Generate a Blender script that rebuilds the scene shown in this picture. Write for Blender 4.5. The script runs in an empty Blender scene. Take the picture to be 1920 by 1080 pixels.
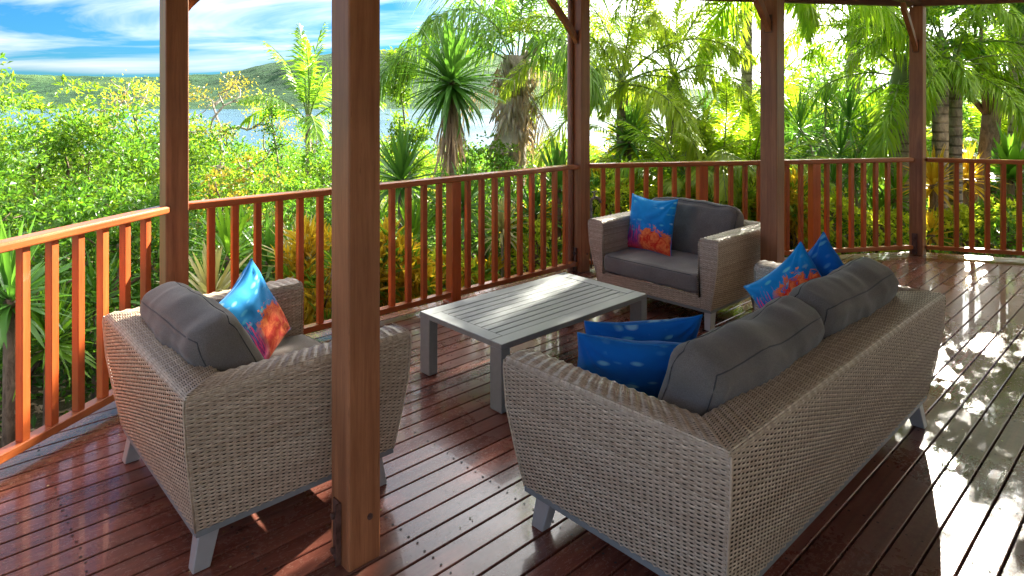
import bpy, math, random
import numpy as np
from mathutils import Vector, Matrix, Quaternion, noise
R = math.radians
sc = bpy.context.scene
C = sc.collection

# ------------------------------------------------------------------ camera
cam_d = bpy.data.cameras.new('camera'); cam = bpy.data.objects.new('camera', cam_d); C.objects.link(cam)
cam.location = (0, 0, 1.62); cam.rotation_euler = (R(90), 0, 0)
cam_d.lens = 22.97; cam_d.sensor_width = 36; cam_d.shift_y = -0.186
cam_d.clip_start = 0.05; cam_d.clip_end = 12000
sc.camera = cam

# ------------------------------------------------------------------ sun, sky, exposure
SUN_AZ, SUN_EL = 34.0, 25.0            # azimuth clockwise from +Y
sv = Vector((math.sin(R(SUN_AZ))*math.cos(R(SUN_EL)), math.cos(R(SUN_AZ))*math.cos(R(SUN_EL)), math.sin(R(SUN_EL))))
sun_d = bpy.data.lights.new('sun', 'SUN'); sun = bpy.data.objects.new('sun', sun_d); C.objects.link(sun)
sun_d.energy = 2.0; sun_d.angle = R(0.5); sun_d.color = (1.0, 0.93, 0.80)
sun.rotation_euler = sv.to_track_quat('Z', 'Y').to_euler(); sun.location = (0, 0, 30)

world = bpy.data.worlds.new('World'); sc.world = world; world.use_nodes = True
def world_nodes():
    nt = world.node_tree; n = nt.nodes; l = nt.links; n.clear()
    out = n.new('ShaderNodeOutputWorld'); bg = n.new('ShaderNodeBackground'); bg.inputs[1].default_value = 0.05
    sky = n.new('ShaderNodeTexSky'); sky.sky_type = 'NISHITA'; sky.sun_disc = False
    sky.sun_elevation = R(SUN_EL); sky.sun_rotation = R(SUN_AZ); sky.air_density = 1.0; sky.dust_density = 0.6; sky.ozone_density = 3.0
    hs = n.new('ShaderNodeMix'); hs.data_type = 'RGBA'; hs.blend_type = 'MULTIPLY'; hs.inputs[0].default_value = 1.0; hs.inputs[7].default_value = (0.034, 0.116, 0.196, 1)
    l.new(sky.outputs[0], hs.inputs[6])
    tc = n.new('ShaderNodeTexCoord'); sep = n.new('ShaderNodeSeparateXYZ'); l.new(tc.outputs['Generated'], sep.inputs[0])
    zz = n.new('ShaderNodeMath'); zz.operation = 'MAXIMUM'; zz.inputs[1].default_value = 0.0; l.new(sep.outputs[2], zz.inputs[0])
    za = n.new('ShaderNodeMath'); za.operation = 'ADD'; za.inputs[1].default_value = 0.12; l.new(zz.outputs[0], za.inputs[0])
    dx = n.new('ShaderNodeMath'); dx.operation = 'DIVIDE'; l.new(sep.outputs[0], dx.inputs[0]); l.new(za.outputs[0], dx.inputs[1])
    dy = n.new('ShaderNodeMath'); dy.operation = 'DIVIDE'; l.new(sep.outputs[1], dy.inputs[0]); l.new(za.outputs[0], dy.inputs[1])
    cb = n.new('ShaderNodeCombineXYZ'); l.new(dx.outputs[0], cb.inputs[0]); l.new(dy.outputs[0], cb.inputs[1])
    mp = n.new('ShaderNodeMapping'); mp.inputs['Rotation'].default_value = (0, 0, R(12)); mp.inputs['Scale'].default_value = (0.42, 0.75, 1); mp.inputs['Location'].default_value = (1.35, 0.4, 0)
    l.new(cb.outputs[0], mp.inputs[0])
    ns = n.new('ShaderNodeTexNoise'); ns.inputs['Scale'].default_value = 1.0; ns.inputs['Detail'].default_value = 7; ns.inputs['Roughness'].default_value = 0.58; ns.inputs['Distortion'].default_value = 0.6
    l.new(mp.outputs[0], ns.inputs['Vector'])
    rp = n.new('ShaderNodeValToRGB'); rp.color_ramp.elements[0].position = 0.44; rp.color_ramp.elements[1].position = 0.74
    l.new(ns.outputs[0], rp.inputs[0])
    # thin cloud scatters more light near the sun: brightness follows the angle to the sun
    dt = n.new('ShaderNodeVectorMath'); dt.operation = 'DOT_PRODUCT'; dt.inputs[1].default_value = sv; l.new(tc.outputs['Generated'], dt.inputs[0])
    mr = n.new('ShaderNodeMapRange'); mr.inputs[1].default_value = 0.3; mr.inputs[2].default_value = 1.0; mr.inputs[3].default_value = 0.0; mr.inputs[4].default_value = 1.0
    l.new(dt.outputs['Value'], mr.inputs[0])
    pw = n.new('ShaderNodeMath'); pw.operation = 'POWER'; pw.inputs[1].default_value = 4.0; l.new(mr.outputs[0], pw.inputs[0])
    ma = n.new('ShaderNodeMath'); ma.operation = 'MULTIPLY_ADD'; ma.inputs[1].default_value = 13.0; l.new(pw.outputs[0], ma.inputs[0]); be = n.new('ShaderNodeMath'); be.operation = 'MULTIPLY_ADD'; be.inputs[1].default_value = 12.0; be.inputs[2].default_value = 1.05; l.new(zz.outputs[0], be.inputs[0]); l.new(be.outputs[0], ma.inputs[2])
    cc = n.new('ShaderNodeVectorMath'); cc.operation = 'SCALE'; cc.inputs[0].default_value = (1.0, 0.97, 0.93); l.new(ma.outputs[0], cc.inputs['Scale'])
    cov = n.new('ShaderNodeMapRange'); cov.inputs[1].default_value = 0.70; cov.inputs[2].default_value = 0.95; cov.inputs[3].default_value = 0.0; cov.inputs[4].default_value = 0.9
    l.new(dt.outputs['Value'], cov.inputs[0])
    mxx = n.new('ShaderNodeMath'); mxx.operation = 'ADD'; mxx.use_clamp = True; l.new(rp.outputs[0], mxx.inputs[0]); l.new(cov.outputs[0], mxx.inputs[1])
    mm = n.new('ShaderNodeMath'); mm.operation = 'MULTIPLY'; mm.inputs[1].default_value = 0.88; l.new(mxx.outputs[0], mm.inputs[0])
    mx = n.new('ShaderNodeMix'); mx.data_type = 'RGBA'
    l.new(mm.outputs[0], mx.inputs[0]); l.new(hs.outputs[2], mx.inputs[6]); l.new(cc.outputs[0], mx.inputs[7])
    l.new(mx.outputs[2], bg.inputs[0]); l.new(bg.outputs[0], out.inputs[0])
world_nodes()
vs = sc.view_settings
vs.view_transform = 'Standard'; vs.look = 'None'; vs.gamma = 1; vs.use_curve_mapping = False
vs.exposure = 4.25
sc.cycles.max_bounces = 8; sc.cycles.diffuse_bounces = 4; sc.cycles.glossy_bounces = 3; sc.cycles.transmission_bounces = 4
sc.cycles.use_denoising = True; sc.cycles.sample_clamp_indirect = 8

# ------------------------------------------------------------------ frame of the veranda: a runs along the boards, b away from the house
TH = math.atan2(0.6844, 0.7291); CU, SU = math.cos(TH), math.sin(TH)
def W(a, b, z=0.0): return Vector((a*CU - b*SU, a*SU + b*CU, z))
def PX(x, Y, z=0.0): return Vector(((x-960)/1225*Y, Y, z))
def ZP(y, Y): return 1.62 + (183-y)*Y/1225

# ------------------------------------------------------------------ mesh builder
class MB:
    def __init__(s): s.v=[]; s.f=[]; s.m=[]; s.var=[]; s.n=0; s.uv=None
    def add(s, verts, faces, mat=0, var=0.5):
        verts = np.asarray(verts, float).reshape(-1, 3)
        s.v.append(verts)
        s.var.append(np.full(len(verts), var) if np.isscalar(var) else np.asarray(var, float))
        for fa in (faces if isinstance(faces, list) and len(faces) and isinstance(faces[0], np.ndarray) else [np.asarray(faces)]):
            if len(fa): s.f.append(fa + s.n); s.m.append(np.full(len(fa), mat) if np.isscalar(mat) else mat)
        s.n += len(verts)
    def box(s, c, d, mat=0, rot=None, var=0.5, taper=1.0):
        hx, hy, hz = d[0]/2, d[1]/2, d[2]/2; t = taper
        p = np.array([(-hx*t,-hy*t,-hz),(hx*t,-hy*t,-hz),(hx*t,hy*t,-hz),(-hx*t,hy*t,-hz),(-hx,-hy,hz),(hx,-hy,hz),(hx,hy,hz),(-hx,hy,hz)])
        if rot is not None: p = p @ np.array(rot.to_3x3()).T
        s.add(p + np.array(c), np.array([(0,3,2,1),(4,5,6,7),(0,1,5,4),(1,2,6,5),(2,3,7,6),(3,0,4,7)]), mat, var)
    def tube(s, pts, rad, sides=6, mat=0, var=0.5, caps=True):
        pts = np.asarray(pts, float); n = len(pts)
        rad = np.full(n, rad) if np.isscalar(rad) else np.asarray(rad, float)
        tg = np.gradient(pts, axis=0); tg /= np.linalg.norm(tg, axis=1)[:, None] + 1e-9
        ref = np.array([0, 0, 1.]) if abs(tg[:, 2]).mean() < 0.8 else np.array([1., 0, 0])
        a = np.cross(tg, ref); a /= np.linalg.norm(a, axis=1)[:, None] + 1e-9; b = np.cross(tg, a)
        th = np.linspace(0, 2*math.pi, sides, endpoint=False)
        ring = a[:, None]*np.cos(th)[None, :, None] + b[:, None]*np.sin(th)[None, :, None]
        v = pts[:, None] + ring*rad[:, None, None]
        i = np.arange(n-1)[:, None]*sides; j = np.arange(sides)[None]; k = (j+1) % sides
        q = np.stack([i+j, i+sides+j, i+sides+k, i+k], -1).reshape(-1, 4)
        s.add(v.reshape(-1, 3), q, mat, var)
        if caps:
            b0 = s.n - n*sides
            for st, rev in ((0, False), ((n-1)*sides, True)):
                idx = np.arange(sides) + st + b0
                s.f.append((idx[::-1] if rev else idx)[None]); s.m.append(np.array([mat]))
    def build(s, name, mats, parent=None, smooth=False, autos=None):
        me = bpy.data.meshes.new(name)
        V = np.concatenate(s.v); me.vertices.add(len(V)); me.vertices.foreach_set('co', V.ravel())
        loops = np.concatenate([f.ravel() for f in s.f]); tot = np.concatenate([np.full(len(f), f.shape[1]) for f in s.f])
        st = np.concatenate([[0], np.cumsum(tot)[:-1]])
        me.loops.add(len(loops)); me.loops.foreach_set('vertex_index', loops.astype(np.int32))
        me.polygons.add(len(tot)); me.polygons.foreach_set('loop_start', st.astype(np.int32))
        me.polygons.foreach_set('material_index', np.concatenate(s.m).astype(np.int32))
        me.polygons.foreach_set('use_smooth', np.full(len(tot), bool(smooth)))
        me.update(calc_edges=True)
        at = me.attributes.new('var', 'FLOAT', 'POINT'); at.data.foreach_set('value', np.concatenate(s.var).astype(np.float32))
        if s.uv is not None:
            uvl = me.uv_layers.new(name='UVMap'); uvl.data.foreach_set('uv', np.asarray(s.uv)[loops].ravel().astype(np.float32))
        for m in (mats if isinstance(mats, (list, tuple)) else [mats]): me.materials.append(m)
        o = bpy.data.objects.new(name, me); C.objects.link(o)
        if parent: o.parent = parent
        return o
def bevel(o, w=0.004, seg=2):
    m = o.modifiers.new('b', 'BEVEL'); m.width = w; m.segments = seg; m.limit_method = 'ANGLE'; m.angle_limit = R(40); m.harden_normals = False
    return o
def tag(o, label=None, cat=None, group=None, kind=None):
    if label: o['label'] = label
    if cat: o['category'] = cat
    if group: o['group'] = group
    if kind: o['kind'] = kind
    return o
def empty(name, loc=(0,0,0), rz=0.0):
    o = bpy.data.objects.new(name, None); C.objects.link(o); o.location = loc; o.rotation_euler = (0, 0, rz); o.empty_display_size = 0.1
    return o
def inst(src, parent=None, loc=None, rot=None, scale=None):
    o = src.copy(); C.objects.link(o); o.parent = parent
    if loc is not None: o.location = loc
    if rot is not None: o.rotation_euler = rot
    if scale is not None: o.scale = scale if not np.isscalar(scale) else (scale,)*3
    return o
def mobj(name, me, parent=None, loc=(0,0,0), rot=(0,0,0), scale=1.0):
    o = bpy.data.objects.new(name, me); C.objects.link(o); o.parent = parent; o.location = loc; o.rotation_euler = rot
    o.scale = (scale,)*3 if np.isscalar(scale) else scale
    return o

# ------------------------------------------------------------------ materials
class N:
    def __init__(s, name):
        s.m = bpy.data.materials.new(name); s.m.use_nodes = True; s.t = s.m.node_tree; s.n = s.t.nodes; s.n.clear()
        s.out = s.n.new('ShaderNodeOutputMaterial')
    def new(s, t, **k):
        x = s.n.new('ShaderNode'+t)
        for a, b in k.items():
            if hasattr(x, a) and a not in ('Scale',): setattr(x, a, b)
        return x
    def L(s, a, b): s.t.links.new(a, b)
    def coord(s, kind='Object', scale=(1,1,1), rot=(0,0,0)):
        tc = s.new('TexCoord'); mp = s.new('Mapping'); mp.inputs['Scale'].default_value = scale; mp.inputs['Rotation'].default_value = rot
        s.L(tc.outputs[kind], mp.inputs[0]); return mp.outputs[0]
    def noise(s, vec, scale, detail=4, rough=0.55, dist=0.0):
        x = s.new('TexNoise'); x.inputs['Scale'].default_value = scale; x.inputs['Detail'].default_value = detail
        x.inputs['Roughness'].default_value = rough; x.inputs['Distortion'].default_value = dist
        if vec is not None: s.L(vec, x.inputs['Vector'])
        return x.outputs[0]
    def ramp(s, fac, stops):
        x = s.new('ValToRGB'); cr = x.color_ramp
        while len(cr.elements) < len(stops): cr.elements.new(0.5)
        for e, (p, c) in zip(cr.elements, stops):
            e.position = p; e.color = (c, c, c, 1) if np.isscalar(c) else (*c, 1)
        s.L(fac, x.inputs[0]); return x.outputs[0]
    def mix(s, fac, a, b, mode='MIX'):
        x = s.new('Mix'); x.data_type = 'RGBA'; x.blend_type = mode
        for i, val in ((0, fac), (6, a), (7, b)):
            if isinstance(val, bpy.types.NodeSocket): s.L(val, x.inputs[i])
            elif i == 0: x.inputs[0].default_value = val
            else: x.inputs[i].default_value = (*val, 1) if not np.isscalar(val) else (val, val, val, 1)
        return x.outputs[2]
    def math(s, op, a, b=None, clamp=False):
        x = s.new('Math'); x.operation = op; x.use_clamp = clamp
        for i, val in ((0, a), (1, b)):
            if val is None: continue
            if isinstance(val, bpy.types.NodeSocket): s.L(val, x.inputs[i])
            else: x.inputs[i].default_value = val
        return x.outputs[0]
    def bsdf(s, col, rough=0.5, spec=0.5, bump=None, bstr=0.3, bdist=0.01, metal=0.0, coat=0.0, sheen=0.0):
        p = s.new('BsdfPrincipled')
        for k, val in (('Base Color', col), ('Roughness', rough), ('Metallic', metal), ('Specular IOR Level', spec), ('Coat Weight', coat), ('Sheen Weight', sheen)):
            if isinstance(val, bpy.types.NodeSocket): s.L(val, p.inputs[k])
            elif k == 'Base Color': p.inputs[k].default_value = (*val, 1)
            else: p.inputs[k].default_value = val
        if bump is not None:
            b = s.new('Bump'); b.inputs['Strength'].default_value = bstr; b.inputs['Distance'].default_value = bdist
            s.L(bump, b.inputs['Height']); s.L(b.outputs[0], p.inputs['Normal'])
        return p
    def end(s, p): s.L(p.outputs[0], s.out.inputs[0]); return s.m
def rnd(n):
    x = n.new('ObjectInfo'); return x.outputs['Random']
def attr(n, name='var'):
    x = n.new('Attribute'); x.attribute_name = name; return x.outputs['Fac']

def wood(name, c1, c2, rough=0.35, axis='z', coat=0.0, rvar=0.35):
    n = N(name); st = {'x': (1.2, 22, 22), 'y': (22, 1.2, 22), 'z': (22, 22, 1.2)}[axis]
    v = n.coord('Object', st); r = rnd(n)
    ad = n.new('VectorMath'); ad.operation = 'ADD'; sc_ = n.new('VectorMath'); sc_.operation = 'SCALE'; sc_.inputs[0].default_value = (37, 19, 53)
    n.L(r, sc_.inputs['Scale']); n.L(v, ad.inputs[0]); n.L(sc_.outputs[0], ad.inputs[1]); v = ad.outputs[0]
    g0 = n.noise(v, 1.0, 6, 0.6, 0.8); mpf = n.new('VectorMath'); mpf.operation = 'SCALE'; mpf.inputs['Scale'].default_value = 4.5; n.L(v, mpf.inputs[0]); fine = n.noise(mpf.outputs[0], 1.0, 5, 0.7, 0.3)
    g = n.math('ADD', n.math('MULTIPLY', g0, 0.62), n.math('MULTIPLY', fine, 0.38)); big = n.noise(n.coord('Object', (1, 1, 1)), 2.2, 4)
    col = n.mix(n.ramp(g, [(0.38, 0.0), (0.62, 1.0)]), c1, c2)
    col = n.mix(n.ramp(fine, [(0.60, 0.0), (0.68, 0.55)]), col, tuple(x*0.3 for x in c1))
    col = n.mix(n.ramp(big, [(0.35, 0.0), (0.75, 0.5)]), col, tuple(x*0.55 for x in c1))
    hsv = n.new('HueSaturation'); n.L(col, hsv.inputs['Color'])
    mr = n.new('MapRange'); mr.inputs[3].default_value = 1-rvar; mr.inputs[4].default_value = 1+rvar; n.L(r, mr.inputs[0]); n.L(mr.outputs[0], hsv.inputs['Value'])
    rg = n.ramp(g, [(0.2, rough*0.8), (0.8, rough*1.3)])
    return n.end(n.bsdf(hsv.outputs[0], rg, 0.5, g, 0.12, 0.003, coat=coat))
M = {}
M['post'] = wood('post_timber', (0.25, 0.088, 0.034), (0.46, 0.19, 0.080), 0.40, 'z', rvar=0.1)
M['rail'] = wood('rail_timber', (0.36, 0.088, 0.022), (0.52, 0.160, 0.044), 0.30, 'x', coat=0.25, rvar=0.05)
M['baluster'] = wood('baluster_timber', (0.46, 0.085, 0.017), (0.60, 0.14, 0.030), 0.33, 'z', coat=0.2, rvar=0.18)
M['beam'] = wood('beam_timber', (0.13, 0.055, 0.035), (0.2, 0.09, 0.06), 0.5, 'x', rvar=0.1)

def deck_mat():
    n = N('deck_oiled_timber'); r = rnd(n)
    v = n.coord('Object', (1.4, 26, 26))
    ad = n.new('VectorMath'); ad.operation = 'ADD'; s_ = n.new('VectorMath'); s_.operation = 'SCALE'; s_.inputs[0].default_value = (71, 13, 5)
    n.L(r, s_.inputs['Scale']); n.L(v, ad.inputs[0]); n.L(s_.outputs[0], ad.inputs[1])
    g = n.noise(ad.outputs[0], 1.0, 6, 0.62, 0.6)
    col = n.mix(n.ramp(g, [(0.3, 0.0), (0.72, 1.0)]), (0.095, 0.027, 0.019), (0.215, 0.074, 0.050))
    hv = n.new('HueSaturation'); n.L(col, hv.inputs['Color'])
    mr = n.new('MapRange'); mr.inputs[3].default_value = 0.75; mr.inputs[4].default_value = 1.4; n.L(r, mr.inputs[0]); n.L(mr.outputs[0], hv.inputs['Value'])
    geo = n.new('NewGeometry')
    big = n.noise(geo.outputs['Position'], 0.9, 5, 0.6, 0.4)
    fine = n.noise(geo.outputs['Position'], 38, 4, 0.7)
    scuff = n.noise(n.coord('Object', (5, 9, 1), (0, 0, 0.6)), 4.0, 8, 0.75, 2.5)
    dirt = n.ramp(scuff, [(0.55, 0.0), (0.68, 1.0)])
    wear = n.ramp(big, [(0.45, 0.0), (0.70, 0.55)])
    dm = n.math('MULTIPLY', dirt, 0.35)
    dm = n.math('ADD', dm, n.math('MULTIPLY', wear, n.ramp(fine, [(0.4, 0.0), (0.65, 0.7)])), True)
    col = n.mix(dm, hv.outputs[0], (0.27, 0.19, 0.14))
    rg = n.math('ADD', n.ramp(big, [(0.3, 0.15), (0.7, 0.31)]), n.math('MULTIPLY', dirt, 0.18))
    rg = n.math('ADD', rg, n.math('MULTIPLY', fine, 0.07))
    bh = n.math('ADD', n.math('MULTIPLY', g, 0.6), n.math('MULTIPLY', n.noise(geo.outputs['Position'], 6, 3), 1.2))
    return n.end(n.bsdf(col, rg, 0.6, bh, 0.20, 0.004, coat=0.30))
M['deck'] = deck_mat()

def simple(name, c, rough=0.5, metal=0.0, var=0.15, nscale=12, bstr=0.1, spec=0.5):
    n = N(name); v = n.coord('Object'); g = n.noise(v, nscale, 5, 0.6)
    col = n.mix(n.ramp(g, [(0.3, 0.0), (0.7, 1.0)]), tuple(x*(1-var) for x in c), tuple(min(1, x*(1+var)) for x in c))
    return n.end(n.bsdf(col, n.ramp(g, [(0.3, rough*0.85), (0.7, min(1, rough*1.2))]), spec, g, bstr, 0.003, metal))
M['alu'] = simple('powder_coated_aluminium', (0.20, 0.215, 0.215), 0.38, 0.0, 0.08, 30, 0.05)
M['leg'] = simple('seat_leg_metal', (0.42, 0.42, 0.41), 0.36, 0.3, 0.05, 20, 0.03)
M['steel'] = simple('rusty_steel', (0.16, 0.09, 0.07), 0.55, 0.6, 0.5, 40, 0.3)
M['galv'] = simple('dull_galvanised_steel', (0.32, 0.30, 0.28), 0.45, 0.7, 0.3, 30, 0.2)
M['black'] = simple('screw_dark', (0.015, 0.01, 0.01), 0.6)
M['pipe'] = simple('painted_pipe', (0.34, 0.17, 0.11), 0.4, 0.0, 0.15, 8, 0.05)
M['ceiling'] = simple('painted_ceiling_boards', (0.80, 0.74, 0.66), 0.6, 0.0, 0.06, 5)
M['wall'] = simple('painted_house_wall', (0.78, 0.70, 0.60), 0.7, 0.0, 0.05, 5)
M['roof'] = simple('roof_sheet', (0.25, 0.27, 0.27), 0.5, 0.3, 0.1, 5)
M['under'] = simple('subfloor_timber', (0.035, 0.022, 0.016), 0.9, 0.0, 0.3, 9)

def wicker_mat(name, ca, cb):
    n = N(name); v = n.coord('Object'); a = attr(n)
    st = n.noise(v, 60, 3, 0.6); bg = n.noise(v, 7, 3, 0.6)
    col = n.mix(a, ca, cb)
    col = n.mix(n.ramp(st, [(0.35, 0.0), (0.7, 0.55)]), col, tuple(x*0.55 for x in ca))
    col = n.mix(n.ramp(bg, [(0.4, 0.0), (0.7, 0.40)]), col, (0.46, 0.34, 0.24))
    return n.end(n.bsdf(col, 0.36, 0.5, st, 0.2, 0.001))
M['wicker'] = wicker_mat('grey_brown_wicker', (0.44, 0.325, 0.215), (0.80, 0.67, 0.50))
M['stake'] = wicker_mat('wicker_stake', (0.42, 0.31, 0.22), (0.56, 0.44, 0.33))
M['lining'] = simple('wicker_shadow_lining', (0.055, 0.038, 0.027), 0.9)  # dark tone stands in for the shade behind the strands

def fabric(name, c1, c2, wave=True):
    n = N(name); v = n.coord('Object')
    a = n.noise(n.coord('Object', (260, 1100, 260)), 1, 2, 0.6); b = n.noise(n.coord('Object', (1100, 260, 1100)), 1, 2, 0.6)
    th = n.math('ADD', a, b); th = n.math('MULTIPLY', th, 0.5)
    big = n.noise(v, 5, 4, 0.6)
    col = n.mix(n.ramp(th, [(0.38, 0.0), (0.62, 1.0)]), c1, c2)
    col = n.mix(n.ramp(big, [(0.35, 0.0), (0.75, 0.45)]), col, tuple(x*0.75 for x in c1))
    h = n.math('ADD', th, n.math('MULTIPLY', big, 2.0))
    return n.end(n.bsdf(col, 0.92, 0.2, h, 0.25, 0.002, sheen=0.25))
M['grey'] = fabric('charcoal_outdoor_fabric', (0.115, 0.10, 0.087), (0.26, 0.23, 0.20))
M['piping'] = fabric('charcoal_piping', (0.05, 0.047, 0.047), (0.10, 0.095, 0.092))

def print_mat(name, seed, reef, dk=1.0):
    """blue water with shoals of pale fish; reef: how high the coral stands"""
    n = N(name); tc = n.new('TexCoord'); uv = tc.outputs['UV']
    sp = n.new('SeparateXYZ'); n.L(uv, sp.inputs[0]); U, V = sp.outputs[0], sp.outputs[1]
    off = n.new('Mapping'); off.inputs['Location'].default_value = (seed*3.1, seed*1.7, seed); n.L(uv, off.inputs[0]); uvo = off.outputs[0]
    wt = n.noise(uvo, 3.0, 4, 0.6, 0.5)
    water = n.mix(n.ramp(wt, [(0.3, 0.0), (0.7, 1.0)]), (0.004, 0.11, 0.46), (0.010, 0.30, 0.78))
    water = n.mix(n.ramp(V, [(0.3, 0.0), (1.0, 0.6)]), water, (0.012, 0.42*dk, 0.85*dk))
    if dk < 1: water = n.mix(0.55, water, (0.004, 0.09, 0.50))
    # fish: flattened cells, kept where a broad noise gathers them in shoals
    m1 = n.new('Mapping'); m1.inputs['Scale'].default_value = (6.5, 15, 1); m1.inputs['Rotation'].default_value = (0, 0, 0.12); n.L(uvo, m1.inputs[0])
    vo = n.new('TexVoronoi'); vo.inputs['Scale'].default_value = 1.0; vo.inputs['Randomness'].default_value = 0.85; n.L(m1.outputs[0], vo.inputs['Vector'])
    fish = n.ramp(vo.outputs['Distance'], [(0.22, 1.0), (0.42, 0.0)])
    sep = n.new('SeparateColor'); n.L(vo.outputs['Color'], sep.inputs[0])
    keep = n.ramp(sep.outputs[0], [(0.30, 0.0), (0.40, 1.0)])
    shoal = n.ramp(n.noise(uvo, 2.3, 2), [(0.42, 0.0), (0.56, 1.0)])
    fm = n.math('MULTIPLY', n.math('MULTIPLY', fish, keep), shoal); fm = n.math('MULTIPLY', fm, 0.95 if dk == 1 else 0.6)
    col = n.mix(fm, water, n.mix(sep.outputs[1], (0.10, 0.62, 0.75), (0.45, 0.80, 0.85)))
    if reef > 0:
        # pink fan coral on the left, orange bushy coral on the right
        mf = n.new('Mapping'); mf.inputs['Scale'].default_value = (42, 5, 1); n.L(uvo, mf.inputs[0])
        fan = n.noise(mf.outputs[0], 1.0, 3, 0.6, 1.2)
        mb = n.new('Mapping'); mb.inputs['Scale'].default_value = (9, 9, 1); n.L(uvo, mb.inputs[0])
        bush = n.noise(mb.outputs[0], 1.0, 7, 0.72, 0.8)
        left = n.ramp(U, [(0.34, 1.0), (0.44, 0.0)])
        edge = n.math('ADD', n.math('MULTIPLY', n.math('SUBTRACT', bush, 0.5), 0.75), reef)
        hump = n.math('MULTIPLY', n.math('ABSOLUTE', n.math('SUBTRACT', U, 0.66)), -0.42)
        e2 = n.math('ADD', edge, n.math('ADD', hump, 0.10))
        mask = n.ramp(n.math('SUBTRACT', e2, V), [(0.0, 0.0), (0.03, 1.0)])
        e3 = n.math('ADD', n.math('MULTIPLY', n.math('SUBTRACT', fan, 0.5), 1.1), reef-0.02)
        mask3 = n.ramp(n.math('SUBTRACT', e3, V), [(0.0, 0.0), (0.05, 1.0)])
        bc = n.mix(n.ramp(bush, [(0.42, 0.0), (0.62, 1.0)]), (0.75, 0.03, 0.012), (1.0, 0.27, 0.07))
        fc = n.mix(n.ramp(fan, [(0.42, 0.0), (0.60, 1.0)]), (0.16, 0.02, 0.22), (0.90, 0.07, 0.26))
        bl = n.ramp(V, [(0.02, 1.0), (0.16, 0.0)])
        fc = n.mix(bl, fc, (0.72, 0.03, 0.03))
        mA = n.math('MULTIPLY', mask3, left); mB = n.math('MULTIPLY', mask, n.math('SUBTRACT', 1.0, left, True))
        deep = n.ramp(V, [(reef*0.6, 1.0), (reef*1.3, 0.0)])
        col = n.mix(n.math('MULTIPLY', deep, 0.7), col, (0.02, 0.03, 0.13))
        col = n.mix(mA, col, fc); col = n.mix(mB, col, bc)
    h = n.noise(n.coord('Object'), 11, 3, 0.5)
    return n.end(n.bsdf(col, 0.85, 0.15, n.math('ADD', h, n.math('MULTIPLY', n.noise(n.coord('Object', (900, 900, 900)), 1, 2), 0.15)), 0.25, 0.01, sheen=0.15))
M['print_reef'] = print_mat('reef_print_fabric', 1.0, 0.36)
M['print_reef2'] = print_mat('reef_print_fabric_b', 4.0, 0.50)
M['print_reef3'] = print_mat('reef_print_fabric_c', 7.0, 0.66)
M['print_fish'] = print_mat('fish_print_fabric', 2.0, 0.0, 0.6)
M['print_fish2'] = print_mat('fish_print_fabric_b', 5.0, 0.0, 0.6)
M['print_seam'] = simple('blue_seam', (0.01, 0.22, 0.6), 0.6)

def leaf(name, c1, c2, trans=0.4, rough=0.42, tcol=None):
    n = N(name); a = attr(n); r = rnd(n)
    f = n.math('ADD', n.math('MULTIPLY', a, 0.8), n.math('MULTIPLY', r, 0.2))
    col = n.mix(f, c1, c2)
    p = n.bsdf(col, rough, 0.42)
    t = n.new('BsdfTranslucent')
    tc = n.mix(f, tuple(min(1, x*k) for x, k in zip(c1, (2.0, 1.9, 1.1))), tuple(min(1, x*k) for x, k in zip(c2, (2.0, 1.9, 1.1))))
    n.L(tc, t.inputs[0])
    ms = n.new('MixShader'); ms.inputs[0].default_value = trans
    n.L(p.outputs[0], ms.inputs[1]); n.L(t.outputs[0], ms.inputs[2]); n.L(ms.outputs[0], n.out.inputs[0])
    return n.m
M['lf_lime'] = leaf('lime_leaves', (0.052, 0.135, 0.012), (0.16, 0.25, 0.020), 0.46)
M['lf_green'] = leaf('fresh_green_leaves', (0.034, 0.115, 0.013), (0.095, 0.205, 0.020), 0.45)
M['lf_dark'] = leaf('dark_green_leaves', (0.022, 0.08, 0.012), (0.065, 0.15, 0.018), 0.4)
M['lf_gold'] = leaf('golden_leaves', (0.30, 0.20, 0.015), (0.50, 0.36, 0.03), 0.45)
M['lf_rust'] = leaf('rusty_yellow_leaves', (0.13, 0.15, 0.02), (0.30, 0.22, 0.035), 0.4)
M['lf_olive'] = leaf('olive_palm_leaves', (0.12, 0.21, 0.018), (0.32, 0.41, 0.03), 0.5)
M['lf_palm'] = leaf('palm_leaves', (0.05, 0.15, 0.016), (0.16, 0.29, 0.022), 0.48)
M['lf_fox'] = leaf('foxtail_leaves', (0.09, 0.22, 0.014), (0.28, 0.42, 0.022), 0.5)
M['lf_yucca'] = leaf('sword_leaves', (0.03, 0.12, 0.022), (0.1, 0.22, 0.03), 0.35)
M['lf_varieg'] = leaf('variegated_sword_leaves', (0.20, 0.22, 0.08), (0.55, 0.47, 0.25), 0.3, 0.35)
M['lf_bright'] = leaf('bright_yellow_green_leaves', (0.20, 0.30, 0.02), (0.44, 0.48, 0.05), 0.5)
M['lf_dead'] = leaf('dead_leaves', (0.22, 0.14, 0.08), (0.46, 0.36, 0.26), 0.2, 0.7)
M['stem_green'] = simple('green_stalks', (0.12, 0.17, 0.04), 0.5, 0.0, 0.3, 20)
M['stem_pale'] = simple('pale_stems', (0.30, 0.27, 0.22), 0.8, 0.0, 0.3, 30, 0.5)

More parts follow.
